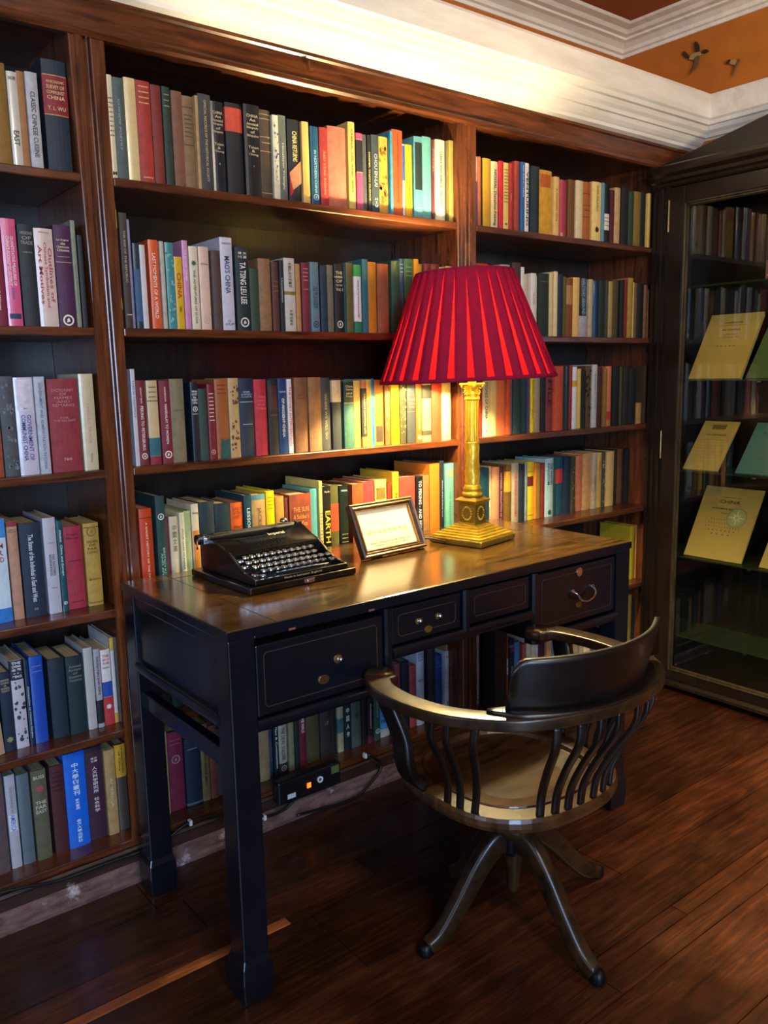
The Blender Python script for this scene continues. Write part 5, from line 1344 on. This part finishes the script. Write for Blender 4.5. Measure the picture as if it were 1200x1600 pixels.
# ornamental box on the upper shelf
ob = root('ornamental_box', (3.07, -.46, 1.625), 0, 'small carved reddish brown box with round flowers high in the cabinet', 'box')
bm = BM(); box(bm, -.03, .03, -.04, .04, 0, .07); mk('box_body', bm, M['brown_wear'], ob, bevel=.003)
bm = BM()
for y in (.022,):
    for z in (.016, .054):
        for k in range(5):
            a = 2*math.pi*k/5; bmesh.ops.create_icosphere(bm, subdivisions=1, radius=.0028, matrix=Matrix.Translation((-.031, y+.0055*math.cos(a), z+.0055*math.sin(a))))
mk('flower_inlay', bm, M['card'], ob)
bm = BM(); box(bm, GX+.028, BKX-.014, Y1+.022, Y0-.022, 1.617, 1.6245); Q('glass_shelf', bm, 'shelf_glass')

# ================================================================== BIRDS ON THE WALL
def bird(label, y, z, s, flip):
    r_ = root('bird_ornament', (3.214, y, z), 0, label, 'ornament', 'bird ornaments on the orange wall')
    def pc(name, pts, mat, th=.006, x0=-.004):
        bm = BM(); prism(bm, [(p[0]*s, p[1]*s) for p in pts], 'x', x0-th, x0); mk(name, bm, M[mat], r_, bevel=.0015)
    if not flip:
        P = lambda q: [(-a, b) for a, b in q]
        pc('body', P([(-.02, .012), (.0, .022), (.03, .018), (.055, .010), (.058, .000), (.03, -.006), (.0, -.012), (-.022, -.004)]), 'bird_tan', .010)
        pc('head', P([(.05, .012), (.065, .020), (.082, .016), (.090, .008), (.082, .004), (.066, .002), (.052, .002)]), 'bird_dark', .012)
        pc('wing', P([(.018, .018), (.012, .05), (.008, .078), (.024, .070), (.038, .048), (.042, .022)]), 'bird_dark', .004, -.012)
        pc('wing', P([(.012, -.004), (.012, -.035), (-.002, -.058), (-.018, -.085), (.012, -.068), (.034, -.050), (.042, -.020), (.036, .002)]), 'bird_brown', .004, -.012)
        pc('tail', P([(-.02, .010), (-.044, .038), (-.058, .050), (-.066, .044), (-.060, .028), (-.034, .006)]), 'bird_dark', .006)
    else:
        P = lambda q: [(-a, b) for a, b in q]
        pc('body', P([(-.045, .006), (-.034, .018), (-.012, .016), (.0, .004), (-.012, -.012), (-.03, -.006)]), 'bird_tan', .010)
        pc('wing', P([(.0, .006), (.010, .014), (.016, .002), (.004, -.014), (-.012, -.050), (-.024, -.072), (-.020, -.044), (-.012, -.014)]), 'bird_brown', .004, -.010)
        pc('head', P([(-.058, .012), (-.050, .022), (-.038, .022), (-.034, .012), (-.044, .004), (-.056, .004)]), 'bird_dark', .012)
M['bird_tan'] = plain('bird_tan', 'a08048', .6); M['bird_dark'] = plain('bird_dark', '2a2018', .5); M['bird_brown'] = plain('bird_brown', '5c4826', .6)
bird('larger dark-winged flying bird ornament on the orange wall, nearer the corner', .010, 2.535, .75, False)
bird('smaller tan bird ornament on the orange wall, right of the larger bird', -.180, 2.466, .75, True)

# ================================================================== CABLES, POWER STRIP
def cable(label, pts, r=.0042, clips=()):
    bm = BM(); sweep(bm, spline(pts, 8), circ(r, 8)); o = mk('power_cable', bm, M['cable'], smooth=True); tag(o, label, 'cable')
    for x, z in clips:
        b = BM(); box(b, x-.004, x+.004, -.037, -.0225, z-.008, z+.007); mk('cable_clip', b, M['plastic_white'], o, bevel=.001)
cable('black cable sagging along the plinth under the left bay', [(-.42, -.029, .15), (.10, -.029, .14), (.387, -.029, .120), (.518, -.029, .096), (.629, -.029, .094), (.700, -.029, .092), (.75, -.028, .090)])
cable('black cable clipped along the plinth under the desk, running to the power strip', [(.76, -.029, .070), (.799, -.029, .095), (.872, -.029, .122), (.954, -.029, .113), (1.05, -.029, .078), (1.116, -.029, .052), (1.17, -.030, .055), (1.20, -.030, .07)], clips=((.872, .122), (1.100, .054)))
cable('black cable from the power strip to the skirting behind the chair', [(1.20, -.045, .03), (1.293, -.045, .020), (1.40, -.045, .008), (1.47, -.040, .03), (1.53, -.032, .075), (1.48, -.030, .13)], clips=((1.467, .130),))
ps = root('power_strip', (1.24, -.03, .125), 0, 'black power strip with a glowing orange switch fixed to the plinth under the desk', 'power strip')
bm = BM(); box(bm, -.105, .115, -.026, .006, -.040, .030); mk('housing', bm, M['cable'], ps, bevel=.005)
bm = BM(); box(bm, -.008, .006, -.0285, -.0262, -.016, .000); mk('switch', bm, M['switch_glow'], ps, bevel=.001)
bm = BM(); box(bm, -.075, -.048, -.0275, -.0262, -.028, -.014); mk('rating_label', bm, M['plastic_white'], ps)
bm = BM(); lathe(bm, [(.010, 0), (.010, .004), (.005, .004), (.005, 0)], 16, cap=False); bmesh.ops.rotate(bm, verts=bm.verts, matrix=Matrix.Rotation(R(90), 3, 'X')); bmesh.ops.translate(bm, verts=bm.verts, vec=(.038, -.0264, -.002)); mk('socket_ring', bm, M['plastic_white'], ps)
bm = BM(); box(bm, .080, .108, -.0275, -.0262, .0, .024); mk('printed_label', bm, M['paper_green'], ps)
